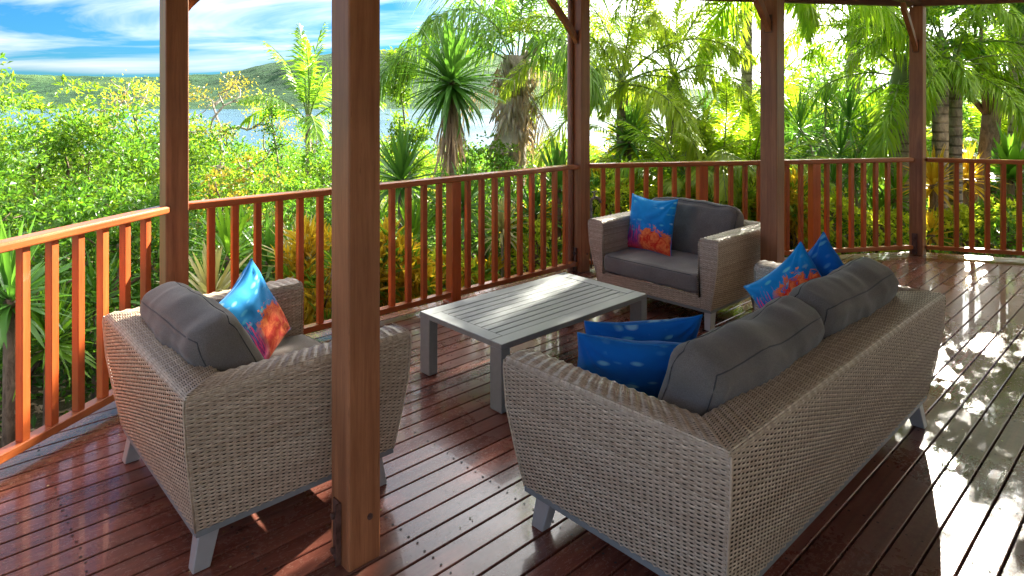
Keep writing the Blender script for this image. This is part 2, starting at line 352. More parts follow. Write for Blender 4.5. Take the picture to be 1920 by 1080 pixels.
def bark(name, c1, c2, ring=0.0, rough=0.85):
    n = N(name); v = n.coord('Object'); g = n.noise(n.coord('Object', (9, 9, 3)), 2.5, 7, 0.7, 0.6); patch = n.noise(v, 2.2, 4, 0.6)
    f = n.ramp(g, [(0.35, 0.0), (0.68, 1.0)]); h = g
    if ring:
        w = n.new('TexWave'); w.bands_direction = 'Z'; w.inputs['Scale'].default_value = ring; w.inputs['Distortion'].default_value = 1.5; w.inputs['Detail'].default_value = 3
        n.L(v, w.inputs['Vector']); rr = n.ramp(w.outputs['Fac'], [(0.05, 0.0), (0.22, 1.0)])
        f = n.math('MULTIPLY', f, rr); h = n.math('ADD', g, n.math('MULTIPLY', rr, 1.2))
    col = n.mix(f, c1, c2); col = n.mix(n.ramp(patch, [(0.5, 0.0), (0.66, 0.6)]), col, tuple(min(1, x*1.25) for x in c2))
    return n.end(n.bsdf(col, rough, 0.3, h, 0.6, 0.02))
M['bark'] = bark('rough_bark', (0.07, 0.045, 0.03), (0.24, 0.17, 0.12))
M['bark_pale'] = bark('pale_bark', (0.14, 0.12, 0.10), (0.36, 0.32, 0.27))
M['bark_palm'] = bark('ringed_palm_trunk', (0.10, 0.085, 0.065), (0.36, 0.31, 0.25), 2.6)
M['bark_fibre'] = bark('fibrous_palm_trunk', (0.16, 0.13, 0.10), (0.45, 0.39, 0.32), 0.0)
M['shaft'] = simple('palm_crownshaft', (0.14, 0.19, 0.06), 0.45, 0.0, 0.25, 6)

def ground_mat():
    n = N('garden_soil'); geo = n.new('NewGeometry'); P = geo.outputs['Position']
    a = n.noise(P, 3.0, 8, 0.7); b = n.noise(P, 0.35, 5, 0.6); c = n.noise(P, 22, 5, 0.7)
    col = n.mix(n.ramp(a, [(0.35, 0.0), (0.65, 1.0)]), (0.045, 0.03, 0.02), (0.13, 0.085, 0.055))
    col = n.mix(n.ramp(c, [(0.52, 0.0), (0.62, 0.7)]), col, (0.24, 0.17, 0.11))
    col = n.mix(n.ramp(b, [(0.42, 0.0), (0.6, 0.8)]), col, (0.05, 0.09, 0.018))
    return n.end(n.bsdf(col, 0.95, 0.2, n.math('ADD', a, c), 0.8, 0.05))
M['ground'] = ground_mat()
def hill_mat():
    n = N('forested_hillside'); geo = n.new('NewGeometry'); P = geo.outputs['Position']
    a = n.noise(P, 0.035, 8, 0.72); b = n.noise(P, 0.006, 5, 0.6, 0.5); c = n.noise(P, 0.12, 4, 0.7)
    col = n.mix(n.ramp(a, [(0.38, 0.0), (0.62, 1.0)]), (0.010, 0.038, 0.018), (0.032, 0.082, 0.030))
    col = n.mix(n.ramp(b, [(0.50, 0.0), (0.64, 0.75)]), col, (0.075, 0.135, 0.045))
    col = n.mix(n.ramp(c, [(0.55, 0.0), (0.7, 0.35)]), col, (0.012, 0.03, 0.012))
    return n.end(n.bsdf(col, 0.95, 0.1, n.math('ADD', a, c), 1.0, 9.0))
M['hill'] = hill_mat()
def sea_mat():
    n = N('sea_water'); geo = n.new('NewGeometry'); P = geo.outputs['Position']
    mp = n.new('Mapping'); mp.inputs['Scale'].default_value = (0.12, 0.5, 1); n.L(P, mp.inputs[0])
    a = n.noise(mp.outputs[0], 1.0, 6, 0.65); b = n.noise(P, 0.012, 4, 0.6)
    col = n.mix(b, (0.03, 0.075, 0.10), (0.05, 0.11, 0.14))
    return n.end(n.bsdf(col, n.ramp(b, [(0.3, 0.16), (0.7, 0.26)]), 0.6, a, 0.35, 0.5))
M['sea'] = sea_mat()
# ================================================================== ground, sea, hills
SEA_Z = -20.0
def sm(x): x = min(1, max(0, x)); return x*x*(3-2*x)
def TZ(X, Y):
    g = -1.25 + 0.85*sm((X+0.5)/4.5)
    fall = max(0.0, Y-10-max(0.0, X)*0.55)*0.115
    z = g - fall + 0.10*noise.noise(Vector((X*0.5, Y*0.5, 3.1))) + 0.05*noise.noise(Vector((X*1.7, Y*1.7, 1.0)))
    if X > 4: z += 0.05*(X-4)
    return max(z, SEA_Z-3)
def build_ground():
    k = np.linspace(-1, 1, 150); xs = 10*k + 250*np.sign(k)*np.abs(k)**4; ys = xs + 4
    V = []; 
    for y in ys:
        for x in xs: V.append((x, y, TZ(x, y)))
    n = len(xs); i = np.arange(n-1); q = np.array([(r*n+c, r*n+c+1, (r+1)*n+c+1, (r+1)*n+c) for r in i for c in i])
    b = MB(); b.add(V, q); o = b.build('ground', M['ground'], smooth=True); tag(o, 'brown garden soil and leaf litter falling away towards the bay', kind='structure')
build_ground()
def build_sea():
    b = MB(); b.add([(-7000, 40, SEA_Z), (7000, 40, SEA_Z), (7000, 9000, SEA_Z), (-7000, 9000, SEA_Z)], np.array([(0, 1, 2, 3)]))
    tag(b.build('sea', M['sea']), 'pale calm water of the bay', kind='structure')
build_sea()
def build_hills():
    rx = [-1500, -400, 0, 150, 300, 390, 430, 500, 560, 620, 700, 745, 800, 850, 950, 1050, 1150, 1250, 1330, 1370, 1410, 1450, 1700, 2100, 3200]
    ry = [165, 150, 140, 143, 146, 143, 138, 122, 110, 101, 96, 94, 93, 96, 108, 126, 148, 165, 170, 161, 160, 170, 172, 168, 172]
    V = []; az = np.linspace(-1400, 3000, 420); ds = np.concatenate([np.linspace(0, 1, 60), [1.15, 1.4, 2.0]])
    for t in ds:
        for x in az:
            D0, D1 = 1205.0 + 60*noise.noise(Vector((x*0.004, 0, 0))), 1950.0
            D = D0 + (D1-D0)*t
            H = (183-np.interp(x, rx, ry))*D1/1225 + 1.62 - SEA_Z
            pr = sm(t**0.75) if t <= 1 else max(0, 1-(t-1)*1.1)
            P = Vector(((x-960)/1225*D*0.004, D*0.004, 0))
            rel = noise.fractal(P, 1.0, 2.1, 6)
            z = SEA_Z - 2 + (H+2)*pr + rel*26*pr*(1.0-0.75*min(1, t)) + noise.noise(P*9)*5*pr
            V.append(((x-960)/1225*D, D, z))
    n = len(az); q = np.array([(r*n+c, r*n+c+1, (r+1)*n+c+1, (r+1)*n+c) for r in range(len(ds)-1) for c in range(n-1)])
    b = MB(); b.add(V, q); tag(b.build('hills', M['hill'], smooth=True), 'forested green hills on the far side of the bay', kind='structure')
build_hills()

# ================================================================== veranda: deck, posts, rails, roof
P1, P3, P5, P2, P4 = (1.175, 4.14), (4.667, 4.03), (7.70, 2.06), (1.178, 2.062), (4.625, 2.165)
P0 = (-1.9, 2.05); P6 = (9.2, -0.65)
RAIL = [(-2.2, -1.3), P0, P1, P3, P5, P6, (9.4, -1.3)]
def offset_poly(pts, d):
    # pts run clockwise round the deck seen from above in (a,b); outward is to the left of travel
    out = []
    n = len(pts)
    for i in range(n):
        p = Vector(pts[i]); ns = []
        for j in (i-1, i):
            if 0 <= j < n-1:
                e = Vector(pts[j+1]) - Vector(pts[j]); ns.append(Vector((-e.y, e.x)).normalized())
        m = sum(ns, Vector((0, 0))); m.normalize(); out.append(p + m*d/max(0.4, m.dot(ns[0])))
    return [tuple(x) for x in out]
OUT = offset_poly(RAIL, 0.11)
def clip(poly, p, nrm):
    """keep the side where (x-p).n >= 0"""
    res = []
    for i in range(len(poly)):
        a, b = Vector(poly[i]), Vector(poly[(i+1) % len(poly)]); da, db = (a-p).dot(nrm), (b-p).dot(nrm)
        if da >= 0: res.append(a)
        if (da >= 0) != (db >= 0): res.append(a + (b-a)*(da/(da-db)))
    return res
def inward(i, inset=0.0):
    a, b = Vector(OUT[i]), Vector(OUT[i+1]); e = (b-a).normalized(); nn = Vector((e.y, -e.x)); return a + nn*inset, nn
deck = empty('deck', (0, 0, 0)); deck['kind'] = 'structure'; deck['label'] = 'dark red timber veranda deck of long oiled boards'
PITCH, GAP, THK = 0.1005, 0.0085, 0.022
rg = random.Random(5)
def board(poly, rot, org, dz=0.0):
    """poly in (a,b); the object sits at org with its local x along the board"""
    if len(poly) < 3: return
    c, s = math.cos(rot), math.sin(rot); loc = []
    for p in poly:
        d = Vector(p) - Vector(org); loc.append((d.x*c + d.y*s, -d.x*s + d.y*c))
    if max(x for x, y in loc)-min(x for x, y in loc) < 0.03: return
    area = sum(loc[i][0]*loc[(i+1) % len(loc)][1]-loc[(i+1) % len(loc)][0]*loc[i][1] for i in range(len(loc)))
    if area < 0: loc = loc[::-1]
    n = len(loc); b = MB()
    cx = sum(x for x, y in loc)/n; cy = sum(y for x, y in loc)/n
    top = [(x, y, 0) for x, y in loc]
    ys = [y for x, y in loc]; y0, y1 = min(ys), max(ys); e = 0.0022
    top = [(x, min(max(y, y0+e), y1-e), 0.0) for x, y in loc]; mid = [(x, y, -e) for x, y in loc]; bot = [(x, y, -THK) for x, y in loc]
    b.add(top+mid+bot, np.zeros((0, 4), int))
    b.f = [np.array([list(range(n))]), np.array([(n+i, n+(i+1) % n, (i+1) % n, i) for i in range(n)] + [(2*n+i, 2*n+(i+1) % n, n+(i+1) % n, n+i) for i in range(n)])]
    b.m = [np.zeros(1, int), np.zeros(2*n, int)]
    o = b.build('deck_board', M['deck'], deck); o.location = W(org[0], org[1], dz); o.rotation_euler = (0, 0, TH+rot)
    return o
BAND = 4*PITCH
nb0 = int((-1.25)/PITCH); 
rows = [-1.25 + i*PITCH + 0.031 for i in range(int(5.6/PITCH))]
for b0 in rows:
    poly = [(-3, b0), (10, b0), (10, b0+PITCH-GAP), (-3, b0+PITCH-GAP)]
    for i in range(len(OUT)-1):
        p, nn = inward(i, BAND if i == 4 else 0.0); poly = clip(poly, p, nn)
        if len(poly) < 3: break
    if len(poly) < 3: continue
    # long boards with a butt joint somewhere
    x0, x1 = min(p[0] for p in poly), max(p[0] for p in poly)
    cuts = [x0-1]
    if x1-x0 > 5.5: cuts.append(rg.choice([-0.53, 3.07+0.45*2, 6.22, 5.77, 6.67, 7.12]))
    cuts.append(x1+1); cuts.sort()
    for c0, c1 in zip(cuts[:-1], cuts[1:]):
        q = clip(clip(poly, Vector((c0+0.0015, 0)), Vector((1, 0))), Vector((c1-0.0015, 0)), Vector((-1, 0)))
        board(q, 0.0, (max(c0, x0), b0 + PITCH/2), rg.uniform(-0.0006, 0.0006))
# four boards that follow the cut corner on the right
pa, nn = inward(4); e4 = (Vector(OUT[5])-Vector(OUT[4])).normalized(); rot4 = math.atan2(e4.y, e4.x)
for k in range(4):
    a0 = Vector(OUT[4]) - e4*1 + nn*(k*PITCH+0.004); a1 = a0 + e4*6; w = nn*(PITCH-GAP)
    poly = [a0, a1, a1+w, a0+w]
    for i in (3, 5):
        p, n2 = inward(i); poly = clip(poly, p, n2)
    board(poly, rot4, tuple(a0 + w/2), 0.0)
# screws, joists, fascia
sb = MB(); JO = 0.45; ang = np.arange(6)*math.pi/3
for b0 in rows:
    for j in range(-6, 22):
        a = j*JO + 0.02
        if not all((Vector((a, b0+0.05))-inward(i, BAND if i == 4 else 0)[0]).dot(inward(i)[1]) > 0.03 for i in range(len(OUT)-1)): continue
        for off in (0.020, 0.072):
            r = rg.uniform(0.0042, 0.0058); cx, cy = a+rg.uniform(-0.006, 0.006), b0+off+rg.uniform(-0.003, 0.003)
            p = W(cx, cy, 0.0022); sb.add(np.stack([p.x+r*np.cos(ang), p.y+r*np.sin(ang), np.full(6, p.z)], -1), np.arange(6)[None])
tag(sb.build('screw', M['black'], deck), kind='stuff')
spk = MB(); rs = np.random.default_rng(4)
for i in range(260):
    cl = [(0.05, 2.15, .35), (1.3, 1.75, .5), (0.2, 2.9, .8), (3.2, 0.2, 1.2), (5.5, 1.6, 1.2)][i % 5]; cx, cy = cl[0]+rs.normal()*cl[2], cl[1]+rs.normal()*cl[2]; r = rs.uniform(.002, .006)
    if not all((Vector((cx, cy))-inward(k)[0]).dot(inward(k)[1]) > 0.03 for k in range(len(OUT)-1)): continue
    p = W(cx, cy, 0.003); a5 = rs.uniform(0, 6)+np.arange(5)*2*math.pi/5; spk.add(np.stack([p.x+r*np.cos(a5)*rs.uniform(.5, 1), p.y+r*np.sin(a5), np.full(5, p.z)], -1), np.arange(5)[None], 0, rs.uniform())
tag(spk.build('fallen_petals', M['lf_varieg']), 'tiny pale petals and crumbs scattered on the deck boards', kind='stuff')
jb = MB()
for j in range(-6, 22):
    a = j*JO + 0.02; seg = [(a-0.02, -1.3), (a+0.02, -1.3), (a+0.02, 6), (a-0.02, 6)]
    for i in range(len(OUT)-1):
        p, n2 = inward(i, 0.06); seg = clip(seg, p, n2)
        if len(seg) < 3: break
    if len(seg) < 3: continue
    b1 = max(p[1] for p in seg); c = W(a, (b1-1.3)/2, -0.095); jb.box(c, (0.04, b1+1.3, 0.13), rot=Matrix.Rotation(TH, 4, 'Z'))
for i in range(len(OUT)-1):
    a, b = Vector(OUT[i]), Vector(OUT[i+1]); m = (a+b)/2 + inward(i)[1]*0.035; e = b-a
    jb.box(W(m.x, m.y, -0.125), (e.length, 0.03, 0.19), rot=Matrix.Rotation(TH+math.atan2(e.y, e.x), 4, 'Z'))
tag(jb.build('joist', M['under'], deck), kind='stuff')
gbm = MB(); gp = [W(a, b, -0.9) for a, b in OUT]; 
for p in (P1, P3, P5, P2, P4, P0):
    gbm.box(W(p[0], p[1], -0.75), (0.12, 0.12, 1.1), rot=Matrix.Rotation(TH, 4, 'Z'))
gbm.build('stump', M['under'], deck)

BEAM_Z = 2.56
def bolt(mb, c, d, r=0.012, l=0.014, mat=0):
    d = Vector(d).normalized(); c = Vector(c); mb.tube([c, c+d*l], r, 6, mat); mb.tube([c-d*0.001, c+d*0.003], r*1.6, 10, mat)
def post(p, label, brace=None, plate=True, w=0.125, group='timber posts carrying the veranda roof'):
    e = empty('veranda_post', W(p[0], p[1], 0), TH); tag(e, label, 'post', group)
    b = MB(); b.box((0, 0, BEAM_Z/2), (w, w, BEAM_Z)); bevel(b.build('shaft', M['post'], e), 0.006)
    if brace is not None:
        ang, z0 = brace; run = BEAM_Z-z0; d = Vector((math.cos(ang), math.sin(ang), 0))
        b = MB(); k = np.linspace(0, 1, 9); 
        pts = [(w/2-0.02) + run*t for t in k]; zz = [z0 + run*(t**0.85) for t in k]
        sd = Vector((-d.y, d.x, 0))*0.022
        V = []; th = 0.075
        for i, (x, z) in enumerate(zip(pts, zz)):
            for s in (-1, 1):
                for off in (0, th): V.append(tuple(d*(x-off*0.7*0 ) + sd*s + Vector((0, 0, z-off))))
        V = np.array(V); q = []
        for i in range(8):
            a = i*4; c = a+4; q += [(a, a+2, c+2, c), (a+1, c+1, c+3, a+3), (a, c, c+1, a+1), (a+2, a+3, c+3, c+2)]
        q += [(0, 1, 3, 2), (32, 34, 35, 33)]
        b.add(V, np.array(q)); b.build('brace', M['post'], e)
        b = MB(); b.box((d.x*(w/2+0.004)+0, d.y*(w/2+0.004), z0+0.02), (0.006 if abs(d.x) > .5 else 0.06, 0.06 if abs(d.x) > .5 else 0.006, 0.13)); b.build('bracket', M['steel'], e)
    if plate:
        b = MB(); rt = Matrix.Rotation(R(0), 4, 'X')
        b.box((-w/2-0.004, 0.012, 0.115), (0.006, 0.046, 0.21), rot=rt); b.box((-w/2-0.012, -0.012, 0.115), (0.02, 0.005, 0.21), rot=rt)
        b.build('post_plate', M['steel'], e)
        for z in (0.17, 0.05):
            b = MB(); bolt(b, (-w/2-0.006, 0.014, z), (-1, 0, 0), 0.011, 0.018); b.build('bolt', M['steel'], e)
        b = MB(); bolt(b, (0.02, -w/2, 0.16), (0, -1, 0), 0.007, 0.006); b.build('bolt', M['steel'], e)
    return e
post(P2, 'thick timber post standing alone on the deck in front of the wicker armchair', (0, 2.15))
post(P1, 'timber roof post in the rail behind the back of the near armchair', (0, 2.16))
post(P3, 'timber roof post in the rail beside the coffee table with a pipe behind it', (math.pi, 2.16))
post(P4, 'timber roof post between the far armchair and the sofa arm', (math.pi, 2.13))
post(P5, 'slim timber roof post in the far right corner of the rail', (math.pi, 2.13))
post(P0, 'timber roof post at the near left end of the rail', None)
post(P6, 'timber roof post past the end of the right hand rail', None)
# pipe strapped behind the third post
b = MB(); p = W(P3[0]-0.085, P3[1]+0.055); b.tube([(p.x, p.y, -0.4), (p.x, p.y, 1.3), (p.x, p.y, 2.6)], 0.027, 14)
tag(b.build('downpipe', M['pipe'], smooth=True), 'thin brown downpipe running up behind the rail post near the coffee table', 'pipe')
# tap and hose end on the post by the far armchair
e = empty('garden_tap', W(P3[0]+0.07, P3[1]-0.07, 0)); tag(e, 'small grey tap and riser pipe on the post beside the far armchair', 'tap')
b = MB(); b.tube([(0, 0, 0.02), (0, 0, 0.5), (0.0, 0, 0.66)], 0.011, 8); b.build('riser', M['galv'], e, smooth=True)
b = MB(); b.tube([(0, 0, 0.66), (0.035, 0.01, 0.685), (0.075, 0.02, 0.67), (0.09, 0.02, 0.63)], 0.014, 8); b.tube([(0.03, 0.01, 0.69), (0.03, 0.01, 0.73)], 0.008, 6); b.box((0.03, 0.01, 0.735), (0.05, 0.014, 0.01)); b.build('spout', M['galv'], e, smooth=True)

def railing(A, B, label, newels=(), trim=(0.07, 0.07), nb=None, up=0.0):
    A, B = Vector(A), Vector(B); d = (B-A); L = d.length; rot = TH + math.atan2(d.y, d.x)
    e = empty('railing', W(A.x, A.y, 0), rot); tag(e, label, 'railing', 'timber balustrade round the deck')
    x0, x1 = trim[0], L-trim[1]
    def bar(name, w, h, z, mat, bv):
        b = MB(); b.box(((x0+x1)/2, 0, z), (x1-x0, w, h)); o = bevel(b.build(name, mat, e), bv, 3)
    bar('top_rail', 0.088, 0.044, 0.978, M['rail'], 0.012)
    bar('bottom_rail', 0.060, 0.040, 0.075, M['rail'], 0.005)
    bm_ = MB(); bm_.box((0, 0, 0), (0.040, 0.040, 0.862)); bl = bevel(bm_.build('baluster', M['baluster'], e), 0.003, 1)
    edges = [x0]+[x for x in newels]+[x1]; first = True
    for i, nx in enumerate(newels):
        b = MB(); b.box((nx, 0, 0.413), (0.088, 0.088, 1.086)); bevel(b.build('newel_post', M['baluster'], e), 0.004, 1)
        b = MB(); b.box((nx, 0, 0.012), (0.125, 0.125, 0.024), taper=1.0); bevel(b.build('collar', M['rail'], e), 0.006, 1)
    for a, c in zip(edges[:-1], edges[1:]):
        n = max(1, round((c-a)/0.1435)-1); st = (c-a)/(n+1)
        for k in range(n):
            o = bl if first else inst(bl, e); first = False
            o.location = (a+st*(k+1), 0, 0.525)
    return e
railing(P0, P1, 'sunlit orange timber railing left of the near armchair', trim=(0.07, 0.075))
LM = (Vector(P3)-Vector(P1)).length
railing(P1, P3, 'long timber railing with one newel post running behind the coffee table', newels=(2.02,), trim=(0.065, 0.065))
L35 = (Vector(P5)-Vector(P3)).length
railing(P3, P5, 'timber railing with two newel posts behind the far armchair', newels=(1.22, 2.43), trim=(0.075, 0.075))
railing(P5, P6, 'timber railing at the far right edge of the deck', newels=(1.02, 2.1), trim=(0.075, 0.07))
railing((-2.2, -1.3), P0, 'short timber railing at the near left end of the deck', trim=(0.05, 0.07))

# roof: beams, ceiling, sheet; house wall behind the camera
def beam(A, B, w=0.07, h=0.20, z=BEAM_Z, ext=0.05):
    A, B = Vector(A), Vector(B); d = B-A; m = (A+B)/2
    b = MB(); b.box((0, 0, z+h/2), (d.length+2*ext, w, h)); o = bevel(b.build('roof_beam', M['beam'], roof), 0.004, 1)
    o.location = W(m.x, m.y, 0); o.rotation_euler = (0, 0, TH+math.atan2(d.y, d.x))
roof = empty('roof'); roof['kind'] = 'structure'; roof['label'] = 'veranda roof on timber beams'
for k, (A, B) in enumerate([(RAIL[0], P0), (P0, P1), (P1, P3), (P3, P5), (P5, P6), (P2, P4), (P0, P2), (P4, P5)]):
    beam(A, B, z=BEAM_Z + (0.0015*k if k > 4 else 0.0011*k), ext=-0.03 if k > 4 else 0.02)
def slab(poly, z, t, name, mat, parent):
    n = len(poly); V = [W(a, b, z) for a, b in poly] + [W(a, b, z+t) for a, b in poly]
    b = MB(); b.add([tuple(v) for v in V], np.zeros((0, 4), int))
    b.f = [np.array([list(range(n))]), np.array([list(range(2*n-1, n-1, -1))]), np.array([(i, n+i, n+(i+1) % n, (i+1) % n) for i in range(n)])]; b.m = [np.zeros(1, int), np.zeros(1, int), np.zeros(n, int)]
    return b.build(name, mat, parent)
CE = offset_poly(RAIL, 0.20); CE = CE[:-1]+[(9.6, -1.45), (-2.4, -1.45)]
slab(CE, 2.785, 0.02, 'ceiling', M['ceiling'], roof); slab(CE, 2.85, 0.03, 'roof_sheet', M['roof'], roof)
for x in np.arange(-2.0, 9.0, 0.9):
    seg = [(x, -1.3), (x+0.045, -1.3), (x+0.045, 6), (x, 6)]
    for i in range(len(OUT)-1):
        p, n2 = inward(i, 0.05); seg = clip(seg, p, n2)
        if len(seg) < 3: break
    if len(seg) >= 3: slab([tuple(s) for s in seg], 2.70, 0.08, 'rafter', M['beam'], roof)
wall = empty('house_wall', W(5.2, -1.4, 0), TH); tag(wall, 'pale painted wall of the house at the back of the veranda', 'wall', kind='structure')
b = MB(); b.box((0, 0, 1.0), (8.6, 0.15, 4.2)); b.build('wall_panel', M['wall'], wall)
# ================================================================== wicker furniture
def profile_pts(prof, step):
    """prof: list of tuples (components...), resampled at step along the (inset,z) length"""
    P = np.array(prof, float); d = np.linalg.norm(np.diff(P[:, [0, 3]], axis=0), axis=1); cum = np.concatenate([[0], np.cumsum(d)])
    n = max(2, int(round(cum[-1]/step))); t = np.linspace(0, cum[-1], n)
    return np.stack([np.interp(t, cum, P[:, k]) for k in range(P.shape[1])], 1), t
def ribbon(mb, line, nrm, along, half, off, crown, var):
    """line Nx3 centre line, nrm Nx3 outward, along Nx3 cross direction of the strand"""
    e0 = line + nrm*(off-crown)[:, None] - along*half; m = line + nrm*off[:, None]; e1 = line + nrm*(off-crown)[:, None] + along*half
    n = len(line); V = np.stack([e0, m, e1], 1).reshape(-1, 3); i = np.arange(n-1)[:, None]*3
    q = np.concatenate([np.stack([i+0, i+3, i+4, i+1], -1).reshape(-1, 4), np.stack([i+1, i+4, i+5, i+2], -1).reshape(-1, 4)])
    mb.add(V, q, 0, var)
rw = np.random.default_rng(3)
AMP, ROWP, COLP = 0.0034, 0.0074, 0.0235
def weave_rows(mb, stakes, back, rows_fn, nrows, flip=False, inphase=None):
    """rows_fn(k)-> (corner points Kx3, up-direction per corner Kx3): weaves each row along a polyline"""
    for k in range(nrows):
        C_, U_ = rows_fn(k)
        seg = np.linalg.norm(np.diff(C_, axis=0), axis=1)
        pts, nn, uu, cols = [], [], [], []
        c = 0
        for s in range(len(seg)):
            n0 = max(2, int(round(np.linalg.norm(np.array(SEGN[s]))/COLP))) if SEGN is not None else max(2, int(round(seg[s]/COLP)))
            m = n0*2 if not (inphase is not None and s != 1) else n0*2
            tt = np.arange(m)/m if s < len(seg)-1 else np.arange(m+1)/m
            d = (C_[s+1]-C_[s])/seg[s]
            P = C_[s][None] + (C_[s+1]-C_[s])[None]*tt[:, None]; U = U_[s][None]*(1-tt)[:, None] + U_[s+1][None]*tt[:, None]
            N_ = np.cross(d[None], U); N_ /= np.linalg.norm(N_, axis=1)[:, None]
            if flip: N_ = -N_
            pts.append(P); nn.append(N_); uu.append(U/np.linalg.norm(U, axis=1)[:, None]); cols.append(c + np.arange(len(tt))); c += m
        P = np.concatenate(pts); Nn = np.concatenate(nn); U = np.concatenate(uu); cc = np.concatenate(cols)
        ph = (k % 2) if not (inphase is not None and inphase(k)) else 0
        # samples: 0 over, 1 side, 2 under, 3 side
        w = np.cos(math.pi*(cc/2 + ph)); w = np.where(w < -0.5, -0.8, w)
        if inphase is not None and inphase(k):
            sg_ = np.concatenate([np.full(len(p), s) for s, p in enumerate(pts)]); rib = 0.85*np.cos(math.pi*cc/2); rib = np.where(rib < 0, rib*0.7, rib)
            w = np.where(sg_ == 1, w, rib)
        off = AMP*w + rw.normal(0, 0.0003, len(w))
        v = np.clip(0.5+0.22*rw.normal() + 0.10*rw.normal(size=len(w)) + 0.12*w, 0, 1)
        if rw.uniform() < 0.07: v = v*0.3
        ribbon(mb, P, Nn, U, ROWP*0.50, off, 0.0022, np.repeat(v, 3))
SEGN = None
def wicker_body(D, Wd, H, arm, back, seat_h, parent):
    """U-shaped shell facing +x; returns parts"""
    global SEGN
    z0 = 0.150
    # (arm inset, back inset, front inset, z) outer bottom -> top -> inner bottom
    outer = [(0.075, 0.060, 0.035, z0), (0.040, 0.034, 0.020, 0.30), (0.010, 0.010, 0.004, 0.46), (0.0, 0.0, 0.0, H-0.04), (0.003, 0.003, 0.0, H-0.014)]
    top = [(0.003, 0.003, 0.0, H-0.014), (0.016, 0.018, 0.0, H-0.001), (arm*0.5, back*0.5, 0.0, H+0.002), (arm-0.016, back-0.02, 0.0, H-0.003)]
    inner = [(arm-0.016, back-0.02, 0.0, H-0.003), (arm, back, 0.0, H-0.022), (arm+0.004, back+0.02, 0.0, seat_h-0.02)]
    full = outer + top[1:] + inner[1:]
    mb = MB(); lin = MB(); stk = MB()
    P, t = profile_pts(full, ROWP)
    def corners(p):
        ia, ib, fr, z = p
        return np.array([(D/2-fr, -Wd/2+ia, z), (-D/2+ib, -Wd/2+ia, z), (-D/2+ib, Wd/2-ia, z), (D/2-fr, Wd/2-ia, z)])
    Cs = np.array([corners(p) for p in P]); Us = np.gradient(Cs, axis=0); Us /= np.linalg.norm(Us, axis=2)[:, :, None]
    SEGN = [D-0.03, Wd-0.08, D-0.03]
    # outer/top normals: path runs front-right -> back-right -> back-left -> front-left; cross(d, up) must point out
    topz = [i for i, p in enumerate(P) if p[3] > H-0.012]
    tset = set(topz)
    weave_rows(mb, None, None, lambda k: (Cs[k], Us[k]), len(P), flip=True, inphase=lambda k: k in tset)
    # dark sheet under the weave standing in for shade in its gaps, same profile
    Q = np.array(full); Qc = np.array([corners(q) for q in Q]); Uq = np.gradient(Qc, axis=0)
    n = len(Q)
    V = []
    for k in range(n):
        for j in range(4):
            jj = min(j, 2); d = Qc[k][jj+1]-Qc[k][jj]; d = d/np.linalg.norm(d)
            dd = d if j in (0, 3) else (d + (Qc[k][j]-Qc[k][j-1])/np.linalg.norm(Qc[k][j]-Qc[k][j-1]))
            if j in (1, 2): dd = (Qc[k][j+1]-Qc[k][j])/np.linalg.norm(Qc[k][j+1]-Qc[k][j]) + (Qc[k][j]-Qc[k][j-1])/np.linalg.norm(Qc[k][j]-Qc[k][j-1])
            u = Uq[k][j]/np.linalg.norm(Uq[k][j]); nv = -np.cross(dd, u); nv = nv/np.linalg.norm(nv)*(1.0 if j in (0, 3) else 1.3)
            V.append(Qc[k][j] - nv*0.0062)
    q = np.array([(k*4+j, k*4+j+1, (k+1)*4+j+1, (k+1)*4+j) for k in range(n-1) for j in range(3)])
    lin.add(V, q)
    # stakes: thin strips up and over at every crossing
    for s in range(3):
        ns = max(2, int(round(SEGN[s]/COLP)))
        for c in range(ns):
            f = (c+0.5)/ns
            L = Qc[:, s]*(1-f) + Qc[:, s+1]*f; d = (Qc[:, s+1]-Qc[:, s]); d /= np.linalg.norm(d, axis=1)[:, None]
            u = np.gradient(L, axis=0); u /= np.linalg.norm(u, axis=1)[:, None]; nv = -np.cross(d, u); nv /= np.linalg.norm(nv, axis=1)[:, None]
            ribbon(stk, L - nv*0.0008, nv, d, 0.0050, np.full(len(L), 0.0), 0.001, rw.uniform(0.2, 0.9))
    # front faces of the arms, rows run across the arm
    def face(pbl, pbr, ptl, ptr, zprof=None):
        """bilinear face: left/right bottom -> top (as polylines of equal length)"""
        global SEGN
        l = np.array(pbl), np.array(ptl); 
        LL, RR = np.array(pbl, float), np.array(pbr, float)
        cum = np.concatenate([[0], np.cumsum(np.linalg.norm(np.diff(LL, axis=0), axis=1))]); nr = max(2, int(round(cum[-1]/ROWP)))
        tt = np.linspace(0.004, cum[-1]-0.003, nr)
        A = np.stack([np.interp(tt, cum, LL[:, k]) for k in range(3)], 1); B = np.stack([np.interp(tt, cum, RR[:, k]) for k in range(3)], 1)
        UA = np.gradient(A, axis=0); UB = np.gradient(B, axis=0)
        SEGN = [np.linalg.norm(RR[len(RR)//2]-LL[len(LL)//2])]
        weave_rows(mb, None, None, lambda k: (np.stack([A[k], B[k]]), np.stack([UA[k], UB[k]])), nr, flip=False)
        m = len(LL); off = np.array([-0.006, 0, 0]); lin.add(np.concatenate([LL+off, RR+off]), np.array([(i, m+i, m+i+1, i+1) for i in range(m-1)]))
        ns = max(2, int(round(SEGN[0]/COLP)))
        for c in range(ns):
            f = (c+0.5)/ns; L = LL*(1-f)+RR*f
            ribbon(stk, L-np.array([0.0008, 0, 0]), np.tile([1., 0, 0], (m, 1)), np.tile([0, 1., 0], (m, 1)), 0.0050, np.zeros(m), 0.001, rw.uniform(0.2, 0.9))
    zs = [z0, 0.30, 0.46, H-0.04, H-0.014, H]
    ia = [0.075, 0.040, 0.010, 0.0, 0.003, 0.02]; fr = [0.035, 0.020, 0.004, 0, 0, 0.004]
